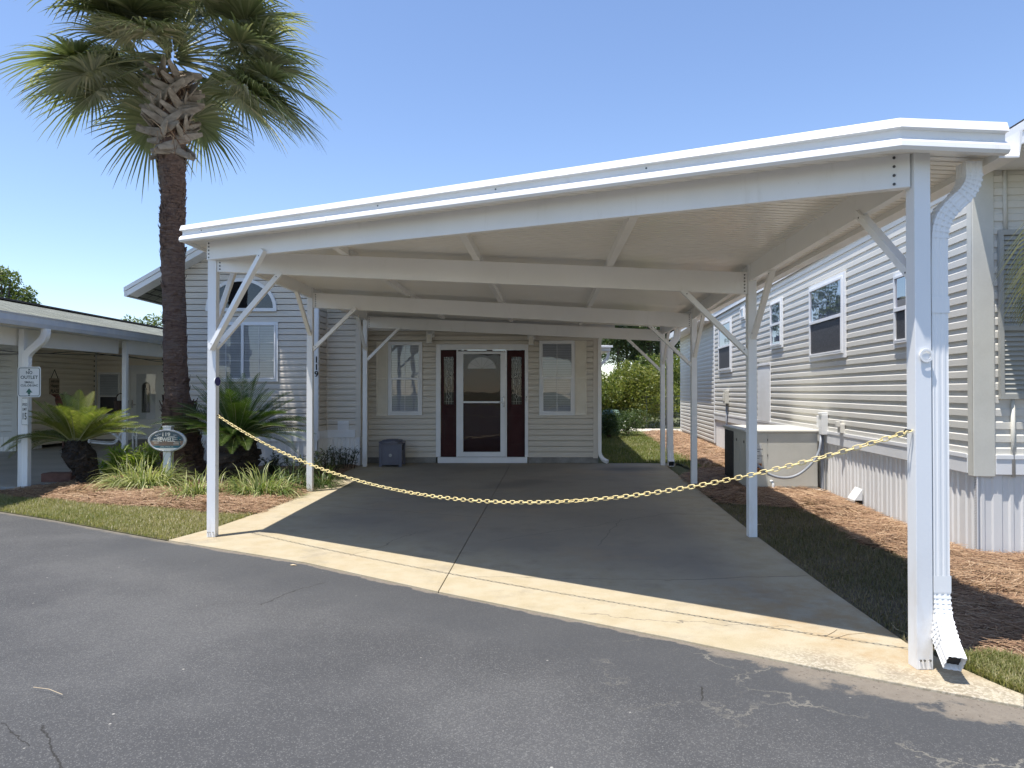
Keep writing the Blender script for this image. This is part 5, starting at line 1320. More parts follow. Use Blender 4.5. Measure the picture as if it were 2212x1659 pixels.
# ------------------------------------------------------------------ chairs and oddments on the neighbour's porch
def chair(name, label, loc):
    c = thing(name, label, 'chair', loc, 'white patio chairs on the neighbouring porch'); L = V(loc)
    mb = MB()
    for s_ in (-.27, .27):
        mb.tube(smoothpath([L+V((s_, -.28, 0)), L+V((s_, -.30, .38)), L+V((s_, -.26, .60)), L+V((s_, .10, .62)), L+V((s_, .30, .42)), L+V((s_, .42, 0))], 6, .12), .021, 8)
        mb.tube(smoothpath([L+V((s_*.88, -.28, .42)), L+V((s_*.88, .16, .36)), L+V((s_*.88, .24, .50)), L+V((s_*.88, .42, .98))], 6, .12), .019, 8)
    for (y, z) in ((-.28, .42), (.42, .98), (.17, .37)): mb.tube([L+V((-.24, y, z)), L+V((.24, y, z))], .013, 8)
    mb.build('frame', M['trim'], c, smooth=True)
    P = smoothpath([L+V((0, -.27, .42)), L+V((0, .15, .36)), L+V((0, .23, .50)), L+V((0, .41, .97))], 6, .12); mb = MB()
    for a, b in zip(P, P[1:]): mb.quad(a+V((-.235, 0, 0)), a+V((.235, 0, 0)), b+V((.235, 0, 0)), b+V((-.235, 0, 0)))
    mb.build('sling', M['sling'], c); return c
q = at(228, 985, 14.5); c1 = chair('patio_chair', 'white tubular patio chair with beige sling, turned sideways behind the sago palm', (0, 0, 0))
c1.location = (q.x, 14.5, .012); c1.rotation_euler = (0, 0, R_ if False else -1.05)
q2 = at(322, 985, 16.3); c2 = copy_tree(c1, (q2.x, 16.3, .012), -.95, 1, 'white tubular patio chair in front of the white front door on the left')
hb = at(262, 873, 16.0); HB = thing('hanging_basket', 'dark wicker basket hanging beside the porch window on the left', 'basket', tuple(hb))
mb = MB(); mb.lathe(tuple(hb-Z1*.16), [(.08, 0), (.13, .05), (.15, .22), (.155, .24), (.13, .24)], 14); mb.build('basket', M['basket'], HB)
mb = MB(); mb.tube(smoothpath([hb+V((-.14, 0, .08)), hb+V((-.08, 0, .24)), hb+V((.08, 0, .24)), hb+V((.14, 0, .08))], 4, .1), .012, 6); mb.build('handle', M['basket'], HB)
ob = at(138, 862, 17.6); OB = MB(); OB.add([], [])
OB.lathe((ob.x, ob.y, ob.z-.30), [(.03, 0), (.10, .06), (.17, .18), (.19, .30), (.16, .38), (.06, .43)], 12)
OB.add([(ob.x-.14, ob.y-.06, ob.z+.02), (ob.x-.14, ob.y+.06, ob.z+.02), (ob.x-.34, ob.y, ob.z+.13), (ob.x-.12, ob.y, ob.z+.12), (ob.x-.1, ob.y, ob.z-.05)], [(0, 2, 3), (1, 3, 2), (0, 4, 2), (1, 2, 4), (0, 3, 4), (1, 4, 3)])
OB.box(ob.x-.025, ob.x+.025, ob.y-.02, ob.y+.02, .0, ob.z-.29)
tag(OB.build('ornament', M['rust'], None, (ob.x, ob.y, 0), smooth=False), 'rusty red bird shaped garden ornament behind the left sago palm', 'ornament')
bs = gp(120, 1043, 0); BS = MB(); BS.box(bs.x-.24, bs.x+.24, bs.y, bs.y+.25, 0, .15); o = BS.build('edging_stone', M['brick'], None, (bs.x, bs.y, 0), bevel=.02); tag(o, 'dark red brown edging block lying behind the left sago palm', 'stone')

# ------------------------------------------------------------------ plants
def unit(v): v = np.asarray(v, float); return v/max(np.linalg.norm(v), 1e-9)
UP = np.array([0, 0, 1.0])
def fan_palm():
    base = V((-5.62, 11.85, 0)); T = thing('palm_tree', 'tall sabal palm with shaggy leaf bases in front of the gable window', 'palm tree', tuple(base))
    pts = [at(x, y, 11.85) for x, y in ((398, 1015), (395, 985), (390, 930), (386, 880), (383, 860), (379, 800), (378, 700), (374, 600), (373, 500), (374, 430), (371, 360), (371, 300), (371, 230), (372, 165))]
    rad = [.35, .30, .262, .24, .197, .186, .18, .178, .192, .178, .21, .215, .20, .16]
    # resample finely with ring roughness
    mb = MB(); fine = []; fr = []
    for i in range(len(pts)-1):
        m = max(2, int((pts[i+1]-pts[i]).length/.045))
        for j in range(m):
            t = j/m; fine.append(pts[i].lerp(pts[i+1], t)); fr.append((rad[i]*(1-t)+rad[i+1]*t))
    nseg = 28; vs = []; prof_ = [random.uniform(-1, 1) for _ in range(nseg)]
    for i, (p, r) in enumerate(zip(fine, fr)):
        rn = random.uniform(-.022, .022)*(1+.8*math.sin(i*1.7))
        for j in range(nseg):
            a = 2*PI*j/nseg; q = r*(1+rn+random.uniform(-.035, .035)+.02*math.sin(3*a+i*.2))
            vs.append((p.x+q*math.cos(a), p.y+q*math.sin(a), p.z+random.uniform(-.008, .008)))
    fs = [(i*nseg+j, i*nseg+(j+1) % nseg, (i+1)*nseg+(j+1) % nseg, (i+1)*nseg+j) for i in range(len(fine)-1) for j in range(nseg)]
    fs.append(tuple(range(nseg))); mb.add(vs, fs)
    # peeling bark flaps
    def radius_at(z):
        i = min(range(len(fine)), key=lambda i_: abs(fine[i_].z-z)); return fine[i], fr[i]
    for _ in range(420):
        z = random.choice((random.uniform(.1, 5.0), random.uniform(3.6, 5.3), random.uniform(4.2, 5.3))); c, r = radius_at(z); a = random.uniform(0, 2*PI); w = random.uniform(.02, .075); hgt_ = random.uniform(.03, .12); o_ = random.uniform(.008, .04)
        e1 = V((-math.sin(a), math.cos(a), 0)); n_ = V((math.cos(a), math.sin(a), 0)); p0 = V((c.x, c.y, z))+n_*(r*.99)
        mb.add([p0-e1*w, p0+e1*w, p0+e1*w*.7+n_*o_+Z1*hgt_, p0-e1*w*.6+n_*o_*.8+Z1*hgt_*.9], [(0, 1, 2, 3)])
    for _ in range(260):
        z = random.uniform(.02, 1.25); c, r = radius_at(z); a = random.uniform(0, 2*PI); w = random.uniform(.03, .09); hgt_ = random.uniform(.06, .2); o_ = random.uniform(.02, .07)
        e1 = V((-math.sin(a), math.cos(a), 0)); n_ = V((math.cos(a), math.sin(a), 0)); p0 = V((c.x, c.y, z))+n_*(r*.98)
        mb.add([p0-e1*w, p0+e1*w, p0+e1*w*.7+n_*o_+Z1*hgt_, p0-e1*w*.6+n_*o_*.8+Z1*hgt_*.9], [(0, 1, 2, 3)])
    mb.build('trunk', M['trunk'], T)
    # boots: split leaf bases
    mb = MB(); c0 = at(371, 330, 11.85); c1 = at(372, 165, 11.85)
    nb = 92
    for i in range(nb):
        f = i/nb; z = c0.z+(c1.z-c0.z)*f-.02; a = i*2.39996+random.uniform(-.2, .2); c = c0.lerp(c1, f); r = .198+.058*math.sin(PI*min(1, f*1.15))
        n_ = V((math.cos(a), math.sin(a), 0)); tsign = 1 if i % 2 else -1
        tang = V((-math.sin(a), math.cos(a), 0))*tsign
        L = random.uniform(.26, .44); lean = random.uniform(.30, .75)-.25*(1-f); w = random.uniform(.05, .085)
        p0 = V((c.x, c.y, z))+n_*(r*.80)-tang*.10
        up = Z1*(lean if f > .12 else random.uniform(-.5, .05)); d = (tang*.62+up+n_*(.32+.45*f)).normalized()
        ps = [p0, p0+d*L*.5+n_*.02, p0+d*L+n_*.05]
        sdv = d.cross(n_).normalized()
        vs = []
        for q, ww, th in zip(ps, (w*1.15, w, w*.55), (.028, .022, .010)):
            vs += [q-sdv*ww-n_*th, q+sdv*ww-n_*th, q+sdv*ww*.8+n_*th, q-sdv*ww*.8+n_*th]
        mb.add(vs, [(0, 4, 5, 1), (1, 5, 6, 2), (2, 6, 7, 3), (3, 7, 4, 0), (4, 8, 9, 5), (5, 9, 10, 6), (6, 10, 11, 7), (7, 11, 8, 4), (8, 11, 10, 9), (0, 1, 2, 3)])
    ob_ = mb.build('leaf_bases', M['boot'], T, bevel=.014, smooth=True)
    FS = Strips()
    for _ in range(420):
        f = random.random(); c = c0.lerp(c1, f); a = random.uniform(0, 2*PI); n_ = np.array([math.cos(a), math.sin(a), 0]); tg = np.array([-math.sin(a), math.cos(a), 0]); p = np.array(c)+n_*random.uniform(.20, .30)
        q = p+tg*random.uniform(-.16, .16)+UP*random.uniform(-.22, .18)+n_*random.uniform(0, .07); e_ = q+tg*random.uniform(-.08, .08)+UP*random.uniform(-.15, .02)+n_*.02
        FS.strip([p, q, e_], [.012, .008, .002], unit(np.cross(q-p, n_)), random.random())
    FS.build('boot_fibres', M['straw'], T)
    # crown
    S = Strips(); pet = MB(); crown = at(371, 120, 11.85)
    nf = 70
    for i in range(nf):
        f = i/(nf-1); az = i*2.39996+random.uniform(-.25, .25)
        el_ = math.radians(82-86*f**.85)+random.uniform(-.12, .12)
        if f > .62 and math.sin(az) < -.30: az = math.copysign(random.uniform(0, .45), 1)*random.choice((-1, 1))+(PI if random.random() < .5 else 0)
        if i % 7 == 3: az = -PI/2+random.uniform(-.9, .9); el_ = random.uniform(.22, .62)
        d0 = np.array([math.cos(az)*math.cos(el_), math.sin(az)*math.cos(el_), math.sin(el_)])
        PL = random.uniform(.95, 1.4)*(.62 if i % 7 == 3 else 1); p = np.array(crown)+np.array([math.cos(az), math.sin(az), 0])*.12+UP*(.45*(1-f)-.15)
        start = p.copy(); path = [p.copy()]; d = d0.copy()
        for s_ in range(5):
            d = unit(d+np.array([0, 0, -.05*(1+f)])); p = p+d*PL/5; path.append(p.copy())
        pet.tube([V(q) for q in path], [.028, .02, .016, .013, .011, .009], 5)
        sd = unit(np.cross(d, UP)); nrm = np.cross(sd, d)
        BL = random.uniform(1.05, 1.38); nl = 56; old = random.random() < .12
        fold = random.uniform(.15, .5)
        for j in range(nl):
            al = math.radians(-138+276*j/(nl-1))
            costa = .30*math.cos(al/2)**2; dirn = d*math.cos(al)+sd*math.sin(al)+nrm*fold*(abs(math.sin(al))-.25)
            dirn = unit(dirn); L = BL*(.62+.38*math.cos(al*.62))*random.uniform(.9, 1.05)
            droop = random.uniform(.18, .60)+.22*abs(al)/2.4
            b = p+d*costa*.9+UP*(-.12*costa)
            pts_ = []; wd = []
            for k_, t in enumerate((0, .3, .6, .85, 1.0)):
                q = b+dirn*L*t*(1-.12*t)+np.array([0, 0, -1.0])*droop*L*(max(0, t-.25)**2)*.9; pts_.append(q); wd.append((.032, .050, .034, .016, .003)[k_])
            ls = unit(np.cross(dirn, nrm)+nrm*random.uniform(-.45, .45))
            S.strip(pts_, wd, ls, float(np.clip(random.gauss(.46, .15)+(.3 if old else 0)+.1*(random.random() < .06)*4, 0, 1)))
            if random.random() < .10:
                q = pts_[-2]; h1 = q+np.array([random.uniform(-.1, .1), random.uniform(-.1, .1), -.15]); S.strip([q, h1, h1+np.array([random.uniform(-.06, .06), 0, -.12])], [.004, .003, .002], ls, .95)
    S.build('crown', M['palm'], T)
    # dry flower stalks
    for k_ in range(5):
        a = (0.2, -.5, 2.6, 3.4, -1.2)[k_]; p = V(crown)+V((math.cos(a)*.15, math.sin(a)*.15, -.1)); path = [p]
        d = V((math.cos(a), math.sin(a), .35))
        for s_ in range(6): d = (d+V((0, 0, -.2))).normalized(); p = p+d*.22; path.append(p)
        pet.tube(path, [.014, .012, .01, .008, .006, .004, .003], 5)
        for s_ in range(2, 7):
            for m in range(5):
                e_ = V((random.uniform(-1, 1), random.uniform(-1, 1), random.uniform(-1, .2))).normalized()*random.uniform(.12, .3); pet.tube([path[s_], path[s_]+e_*.5+V((0, 0, .02)), path[s_]+e_], [.005, .004, .002], 4)
    pet.build('leaf_stalks', M['petiole'], T, smooth=True)
fan_palm()
def feather(S, stalk, base, az, el_, L, droop, nl, ll, w, var, vfold=.5, fwd=.55, curl=0.0):
    p = np.array(base, float); d = np.array([math.cos(az)*math.cos(el_), math.sin(az)*math.cos(el_), math.sin(el_)]); path = [p.copy()]; dirs = [d.copy()]; n = 12
    for s_ in range(n):
        d = unit(d+np.array([0, 0, -droop*(.4+s_/n)/n*2])); p = p+d*L/n; path.append(p.copy()); dirs.append(d.copy())
    path = np.array(path); dirs = np.array(dirs)
    stalk.tube([V(q) for q in path[::2]], [.011*(1-.85*i/6) for i in range(len(path[::2]))], 4)
    for j in range(nl):
        t = .10+.90*j/(nl-1); x = t*n; i = min(int(x), n-1); fr = x-i
        q = path[i]*(1-fr)+path[i+1]*fr; dd = unit(dirs[i]*(1-fr)+dirs[i+1]*fr); sd = np.cross(dd, UP)
        if np.linalg.norm(sd) < .15: sd = np.array([-math.sin(az), math.cos(az), 0])
        sd = unit(sd); nr = np.cross(sd, dd)
        l = ll*min(1, .35+1.6*t)*min(1, (1.06-t)*3.2)*random.uniform(.9, 1.1)
        for sgn in (-1, 1):
            ld = unit(sd*sgn+dd*fwd+nr*vfold)
            tip = q+ld*l+np.array([0, 0, -1])*l*curl*.35
            S.strip([q, q+ld*l*.55, tip], [w*.9, w, w*.12], unit(dd-ld*np.dot(dd, ld)), float(np.clip(random.gauss(var, .12), 0, 1)))
def sago(label, base_px, top_px, Y, rads, fronds, mat, name='sago_palm', stub_n=420, base_z=0.0):
    b = at(*base_px, Y); b.z = base_z; t = at(*top_px, Y)
    T = thing(name, label, 'sago palm', tuple(b)); mb = MB(); n = 16; prof_ = []
    for i in range(n+1):
        f = i/n; k_ = f*(len(rads)-1); i0 = min(int(k_), len(rads)-2); r = rads[i0]*(1-k_+i0)+rads[i0+1]*(k_-i0)
        c = b.lerp(t, f); c.x += math.sin(f*PI)*(-.03); prof_.append((c, r))
    vs = []; m = 20
    for c, r in prof_:
        for j in range(m):
            a = 2*PI*j/m; q = r*random.uniform(.86, 1.1); vs.append((c.x+q*math.cos(a), c.y+q*math.sin(a), c.z+random.uniform(-.02, .02)))
    mb.add(vs, [(i*m+j, i*m+(j+1) % m, (i+1)*m+(j+1) % m, (i+1)*m+j) for i in range(n) for j in range(m)]+[tuple(range(n*m, (n+1)*m))])
    for _ in range(stub_n*2):
        f = random.uniform(.0, 1); k_ = f*n; i0 = min(int(k_), n-1); c, r = prof_[i0]; a = random.uniform(0, 2*PI); n_ = V((math.cos(a), math.sin(a), 0)); e1 = V((-math.sin(a), math.cos(a), 0))
        p0 = V((c.x, c.y, b.z+(t.z-b.z)*f))+n_*r*.93; d = (n_+Z1*random.uniform(-.7, .5)+e1*random.uniform(-.4, .4)).normalized(); l = random.uniform(.03, .07); w = random.uniform(.008, .02)
        mb.add([p0-e1*w, p0+e1*w, p0+d*l+e1*w*.4, p0+d*l-e1*w*.4], [(0, 1, 2, 3)])
    mb.build('trunk', M['sago_trunk'], T)
    S = Strips(); st = MB()
    for (az, el_, L, dr_, var, cu) in fronds: feather(S, st, (t.x+.06*math.cos(az), t.y+.06*math.sin(az), t.z-.02), az, el_, L, dr_, 40, .165, .0095, var, .5, .55, cu)
    S.build('fronds', mat, T); st.build('leaf_stalks', M['petiole'], T)
    return T
fr = []
for i in range(24):   # upright flush of new leaves
    az = random.uniform(0, 2*PI); fr.append((az, math.radians(random.uniform(38, 82)), random.uniform(.62, .82), random.uniform(.2, .7), random.uniform(.45, .75), .2))
for i in range(26):   # old whorl held flat
    rt = random.random() < .5; az = random.gauss(.1, .45) if rt else random.gauss(PI-.1, .4); fr.append((az, math.radians(random.uniform(22, 40) if rt else random.uniform(10, 28)), random.uniform(.82, 1.05), random.uniform(.15, .42) if rt else random.uniform(.4, .8), random.uniform(.3, .65), .4))
sago('yellow green sago palm with a leaning black trunk beside the NO OUTLET sign post', (199, 1050), (164, 952), 10.85, [.17, .155, .17, .205, .225, .20, .12], fr, M['sago_l'])
fr = []
for i in range(34): fr.append((random.uniform(0, 2*PI), math.radians(random.uniform(40, 84)), random.uniform(.85, 1.12), random.uniform(.15, .5), random.uniform(.4, .75), .1))
for i in range(44):
    az = random.choice((random.gauss(.1, .5), random.gauss(PI, .5), random.uniform(PI, 2*PI), random.uniform(0, 2*PI))); fr.append((az, math.radians(random.uniform(8, 42)), random.uniform(1.0, 1.22)*(1 if math.sin(az) > -.6 else .75), random.uniform(.25, .6), random.uniform(.2, .6), .2))
sago('large dark green sago palm behind the front left carport post', (512, 1040), (512, 942), 11.3, [.24, .30, .36, .37, .34, .25], fr, M['sago_d'], stub_n=600)

def clump(name, label, loc, n, rad, h, mat, w=.010, var=.5, group=None, spread=1.0, cat='plant'):
    S = Strips(); L = np.array(loc, float)
    for _ in range(n):
        a = random.uniform(0, 2*PI); r0 = rad*.65*math.sqrt(random.random()); p = L+np.array([math.cos(a)*r0, math.sin(a)*r0*.7, 0]); a2 = a+random.gauss(0, .6)
        el_ = math.radians(random.uniform(38, 88)); l = h*random.uniform(.8, 1.5); d = np.array([math.cos(a2)*math.cos(el_)*spread, math.sin(a2)*math.cos(el_)*spread, math.sin(el_)]); pts_ = [p]
        for s_ in range(5): d = unit(d+np.array([0, 0, -.47*random.uniform(.7, 1.3)])); p = p+d*l/5; p[2] = max(p[2], .012); pts_.append(p)
        sd = np.array([-math.sin(a2), math.cos(a2), random.uniform(-.3, .3)])
        S.strip(pts_, [w*.7, w, w, w*.8, w*.5, w*.1], unit(sd), float(np.clip(random.gauss(var, .22), 0, 1)))
    o = S.build(name, mat, None, tuple(loc)); tag(o, label, cat, group); return o
GR = 'variegated grass clumps in the pine straw bed'
def G(px, py, z=.02): p = gp(px, py); return (p.x, p.y, z)
clump('liriope_clump', 'big yellow striped grassy clump at the foot of the oval name sign', G(312, 1058), 900, .62, .46, M['liriope'], .014, .66, GR)
clump('liriope_clump', 'small striped grassy clump just left of the front left carport post', G(425, 1078), 380, .42, .36, M['liriope'], .013, .62, GR)
clump('liriope_clump', 'striped grassy clump between the front left post and the driveway, below the large sago', G(562, 1072), 560, .58, .38, M['liriope'], .013, .55, GR)
clump('liriope_clump', 'thin grassy tuft just right of the front left carport post', G(487, 1070), 130, .24, .26, M['liriope'], .009, .4, GR)
def leafy(name, label, loc, stems, h, rad, mat, ll, lw, var, cat='plant', group=None, lean=.35, per=22, droop=.5):
    T = thing(name, label, cat, tuple(loc), group); S = Strips(); st = MB(); L = np.array(loc, float)
    for _ in range(stems):
        a = random.uniform(0, 2*PI); r0 = rad*.5*math.sqrt(random.random()); p = L+np.array([math.cos(a)*r0, math.sin(a)*r0, 0]); top = p+np.array([math.cos(a)*rad*lean*random.uniform(.3, 1.4), math.sin(a)*rad*lean*random.uniform(.3, 1.4), h*random.uniform(.55, 1.0)])
        st.tube([V(p), V((p+top)/2+np.array([random.uniform(-.02, .02), 0, .02])), V(top)], [.007, .005, .002], 4)
        for j in range(per):
            t = .2+.8*random.random(); q = p*(1-t)+top*t; b = random.uniform(0, 2*PI); e_ = random.uniform(.1, 1.1); d = unit(np.array([math.cos(b), math.sin(b), e_])); l = ll*random.uniform(.6, 1.2)
            m = q+d*l*.55; tp = q+d*l+np.array([0, 0, -droop*l*random.uniform(.1, .6)]); sd = unit(np.cross(d, UP)+np.array([0, 0, random.uniform(-.5, .5)]))
            S.strip([q, m, tp], [lw*.5, lw, lw*.08], sd, float(np.clip(random.gauss(var, .2), 0, 1)))
    S.build('foliage', mat, T); st.build('stem', M['wood_stem'], T); return T
leafy('lance_leaf_plant', 'bright yellow green lance leaved plant behind the big grassy clump', G(292, 1026), 40, .50, .52, M['bright'], .24, .032, .66, per=18)
leafy('lance_leaf_plant', 'low bright green leafy plant right of the leaning sago trunk', G(240, 1030), 24, .24, .34, M['bright'], .13, .032, .60, per=20)
leafy('shrub', 'low dark shrub against the white skirting right of the large sago', G(585, 1035), 16, .40, .30, M['shrub'], .10, .022, .45, 'shrub', 'dark shrubs along the skirting')
leafy('shrub', 'wispy dark shrub rising behind the second left carport post', G(640, 1045), 20, .55, .45, M['shrub'], .11, .018, .42, 'shrub', 'dark shrubs along the skirting')
leafy('shrub', 'grey green feathery shrub just right of the second left carport post', G(708, 1032), 24, .46, .42, M['shrub'], .10, .016, .65, 'shrub', 'dark shrubs along the skirting')
leafy('shrub', 'feathery shrub nearest the storage box in the bed corner', G(745, 1014), 20, .42, .38, M['shrub'], .09, .016, .6, 'shrub', 'dark shrubs along the skirting')
clump('dark_grass_clump', 'dark strappy grass clump left of the second left carport post', G(625, 1058), 260, .40, .34, M['liriope_d'], .012, .4)
clump('dark_grass_clump', 'dark strappy grass clump around the base of the second left carport post', G(695, 1050), 220, .30, .30, M['liriope_d'], .012, .45)
clump('dark_grass_clump', 'dark grass clump under the large sago trunk', G(545, 1052), 200, .34, .30, M['liriope_d'], .011, .35)

# palm at the right edge: the trunk stands outside the frame, its fronds hang into it
def edge_palm():
    b = V((4.92, 5.0, 0)); T = thing('palm_tree', 'drooping feather palm fronds at the right edge before the louvred shutter', 'palm tree', tuple(b)); mb = MB()
    vs = []; m = 16
    for i in range(30):
        z = i*.096
        for j in range(m): a = 2*PI*j/m; q = .11*random.uniform(.85, 1.2)*(1+.15*(i % 2)); vs.append((b.x+q*math.cos(a), b.y+q*math.sin(a), z))
    mb.add(vs, [(i*m+j, i*m+(j+1) % m, (i+1)*m+(j+1) % m, (i+1)*m+j) for i in range(29) for j in range(m)]); mb.build('trunk', M['trunk'], T)
    S = Strips(); st = MB(); c = (b.x, b.y, 2.78)
    for (az, el_, L, dr_) in [(PI+.05, .72, 1.85, 1.9), (PI-.12, .45, 1.7, 1.7), (PI+.2, .18, 1.45, 1.4)]+[(i*.9+.2, random.uniform(.1, 1.2), 1.5, 1.5) for i in range(14) if not 1.9 < (i*.9+.2) % (2*PI) < 4.4]:
        feather(S, st, c, az, el_, L, dr_, 40, .42, .020, .42, .12, .9, 1.0)
    S.build('fronds', M['pinnate'], T); st.build('leaf_stalks', M['petiole'], T)
edge_palm()

# leafy masses: crowns of small leaf cards round clump centres
def cards(S_P, S_Q, S_v, C, size, var):
    n = len(C); nr = RNG.normal(0, 1, (n, 3)); nr[:, 2] += .5; nr /= np.linalg.norm(nr, axis=1)[:, None]
    t = np.cross(nr, RNG.normal(0, 1, (n, 3))); t /= np.linalg.norm(t, axis=1)[:, None]; b = np.cross(nr, t)
    s_ = (size*RNG.uniform(.6, 1.3, n))[:, None]
    Q = np.stack([C-t*s_*.5, C+b*s_*.28+nr*s_*.08, C+t*s_*.5, C-b*s_*.28+nr*s_*.08], 1).reshape(-1, 3)
    off = sum(len(x) for x in S_P); S_P.append(Q); S_Q.append(np.arange(n*4).reshape(-1, 4)+off); S_v.append(np.repeat(np.clip(var, 0, 1), 4))
def crown_cards(name, parent, centers, radii, per, size, mat, var=.5, hollow=.55, squash=.85, sd=.16):
    P, Q, v = [], [], []
    for c, r in zip(centers, radii):
        n = int(per*r*r); d = RNG.normal(0, 1, (n, 3)); d /= np.linalg.norm(d, axis=1)[:, None]; rr = r*(hollow+(1-hollow)*RNG.random(n)**.6)*(1+.25*vnoise(d[:, :2]*3+c[0], 1.5, int(abs(c[0]*100)) % 97))
        C = np.array(c)+d*rr[:, None]*np.array([1, 1, squash]); cv = RNG.normal(0, .10)
        cards(P, Q, v, C, size, RNG.normal(var+cv, sd, n))
    return npmesh(name, np.concatenate(P), np.concatenate(Q), mat, parent, None, np.concatenate(v))
def blob_centres(c, ext, n):
    return [(c[0]+random.gauss(0, ext[0]), c[1]+random.gauss(0, ext[1]), c[2]+random.gauss(0, ext[2])) for _ in range(n)]
def limbs(parent, b, centers, r0, mat, fork=.45, name='trunk'):
    mb = MB(); top = sum((V(c) for c in centers), V())/len(centers); f = V(b).lerp(top, fork); mb.tube([V(b), V(b).lerp(f, .5)+V((r0*.4, 0, 0)), f], [r0*1.25, r0, r0*.85], 8)
    for c in centers: mb.tube([f, f.lerp(V(c), .5)+V((random.uniform(-.1, .1), 0, random.uniform(0, .25)))*r0*4, V(c)], [r0*.5, r0*.3, r0*.12], 5)
    return mb.build(name, mat, parent, smooth=True)
# big shrubs behind the fence and at the back of the side yard
def bush(name, label, c, ext, n, r, per, size, mat, var, cat='shrub', group=None):
    T = thing(name, label, cat, (c[0], c[1], 0), group); ce = blob_centres(c, ext, n); ce = [(x, y, max(z, .35*r)) for x, y, z in ce]; rs = [r*random.uniform(.7, 1.25) for _ in ce]
    crown_cards('foliage', T, ce, rs, per, size, mat, var); limbs(T, (c[0], c[1], 0), ce[:8], .06, M['wood_stem'], .3, 'stems'); return T
bush('azalea_bush', 'large yellow green azalea bush behind the chain link fence', (4.45, 28.4, 1.30), (.80, .45, .55), 26, .66, 1500, .10, M['hedge'], .60)
bush('azalea_bush', 'darker azalea bush beside the corner of the porch wall', (3.35, 27.6, 1.1), (.35, .4, .5), 12, .55, 1500, .10, M['hedge'], .30)
bush('azalea_bush', 'green bush seen between the rear post and the cream house', (6.6, 30.5, 1.6), (.7, .5, .7), 18, .65, 1400, .11, M['hedge'], .35)
bush('azalea_bush', 'tall leafy shrub behind the azaleas below the pines', (5.6, 33, 1.55), (1.3, .6, .35), 18, .70, 1100, .12, M['oak'], .40)
bush('wax_myrtle', 'dark green tree filling the gap beneath the pines behind the rear post', (10.2, 41, 2.5), (1.1, .8, .9), 20, .85, 520, .16, M['oak'], .30, 'tree')
bp = gp(1362, 944); bush('boxwood_bush', 'round dark boxwood bush at the end of the side lawn', (bp.x, bp.y+.5, .42), (.22, .2, .14), 9, .36, 4200, .05, M['boxwood'], .55)
bp2 = gp(1318, 948); bush('boxwood_bush', 'shaded boxwood bush below the green utility box', (bp2.x, bp2.y+.3, .40), (.22, .2, .14), 9, .36, 4200, .05, M['boxwood'], .35)
ug = at(1322, 905, 25.0); UB = thing('utility_box', 'pale green utility box standing between the boxwood and the azalea', 'utility box', (ug.x, 25.0, 0))
mb = MB(); w_ = .30; zt = at(1320, 886, 25).z; mb.box(ug.x-w_, ug.x+w_, 25.0, 25.6, .0, zt-.16); mb.add([(ug.x-w_-.02, 24.97, zt-.159), (ug.x+w_+.02, 24.97, zt-.159), (ug.x+w_+.02, 25.62, zt-.159), (ug.x-w_-.02, 25.62, zt-.159), (ug.x-w_*.8, 25.1, zt), (ug.x+w_*.8, 25.1, zt), (ug.x+w_*.8, 25.5, zt), (ug.x-w_*.8, 25.5, zt)], [(4, 5, 6, 7), (0, 1, 5, 4), (1, 2, 6, 5), (2, 3, 7, 6), (3, 0, 4, 7), (3, 2, 1, 0)]); mb.build('cabinet', M['green_box'], UB, bevel=.015)
mb = MB(); mb.box(ug.x-.2, ug.x+.02, 24.99, 24.999, .45, .47); mb.box(ug.x-.2, ug.x+.02, 24.99, 24.999, .60, .62); mb.build('label_plate', M['paper'], UB)
# chain link fence
FE = thing('chain_link_fence', 'grey chain link fence in front of the azaleas at the back', 'fence', (4.5, 27.3, 0))
mb = MB(); fx0, fx1, fy, fh = 2.6, 8.5, 28.0, 1.25
x = fx0
while x < fx1+fh:
    for s_ in (0, 1):
        xa, xb = (x, x-fh) if s_ else (x-fh, x); mb.tube([(xa, fy+s_*.004, .03), (xb, fy+s_*.004, fh)], 0.0022, 3, cap=False)
    x += .085
mb.build('mesh', M['galv'], FE)
mb = MB(); mb.tube([(fx0-1, fy, fh), (fx1+1, fy, fh)], .013, 6); mb.build('top_rail', M['galv'], FE)
for xx in (2.7, 5.3, 7.9):
    mb = MB(); mb.tube([(xx, fy, 0), (xx, fy, fh+.05)], .03, 8); mb.build('fence_post', M['galv'], FE)
# pines
def pine(x, y, h, r, lean, label, low=.45, seed=0):
    rs = random.Random(seed); T = thing('pine_tree', label, 'pine tree', (x, y, 0), 'tall pines beyond the back fence'); mb = MB()
    pts_ = [V((x+lean*h*t+.12*math.sin(3*t+seed), y, h*t)) for t in (0, .2, .4, .6, .8, 1)]
    mb.tube(pts_, [r*1.2, r, r*.9, r*.75, r*.5, r*.15], 7)
    P, Q, v = [], [], []
    for k_ in range(40):
        t = low+(1-low)*rs.random(); p = pts_[0].lerp(pts_[-1], t); a = rs.uniform(0, 2*PI); L = (1.05-t)*h*.36*rs.uniform(.5, 1.1)+.3; d = V((math.cos(a), math.sin(a), rs.uniform(-.1, .5))).normalized(); e_ = p+d*L
        mb.tube([p, p+d*L*.5+V((0, 0, -.1)), e_], [r*.22, r*.14, r*.05], 4)
        for m in range(5):
            c = p+d*L*(.45+.13*m)+V((rs.gauss(0, .25), rs.gauss(0, .25), rs.gauss(.05, .15))); n = 70
            C = np.array(c)+RNG.normal(0, .24, (n, 3)); cards(P, Q, v, C, .17, RNG.normal(.45+rs.uniform(-.2, .2), .15, n))
    mb.build('trunk', M['bark_pine'], T, smooth=True); npmesh('crown', np.concatenate(P), np.concatenate(Q), M['needles'], T, None, np.concatenate(v))
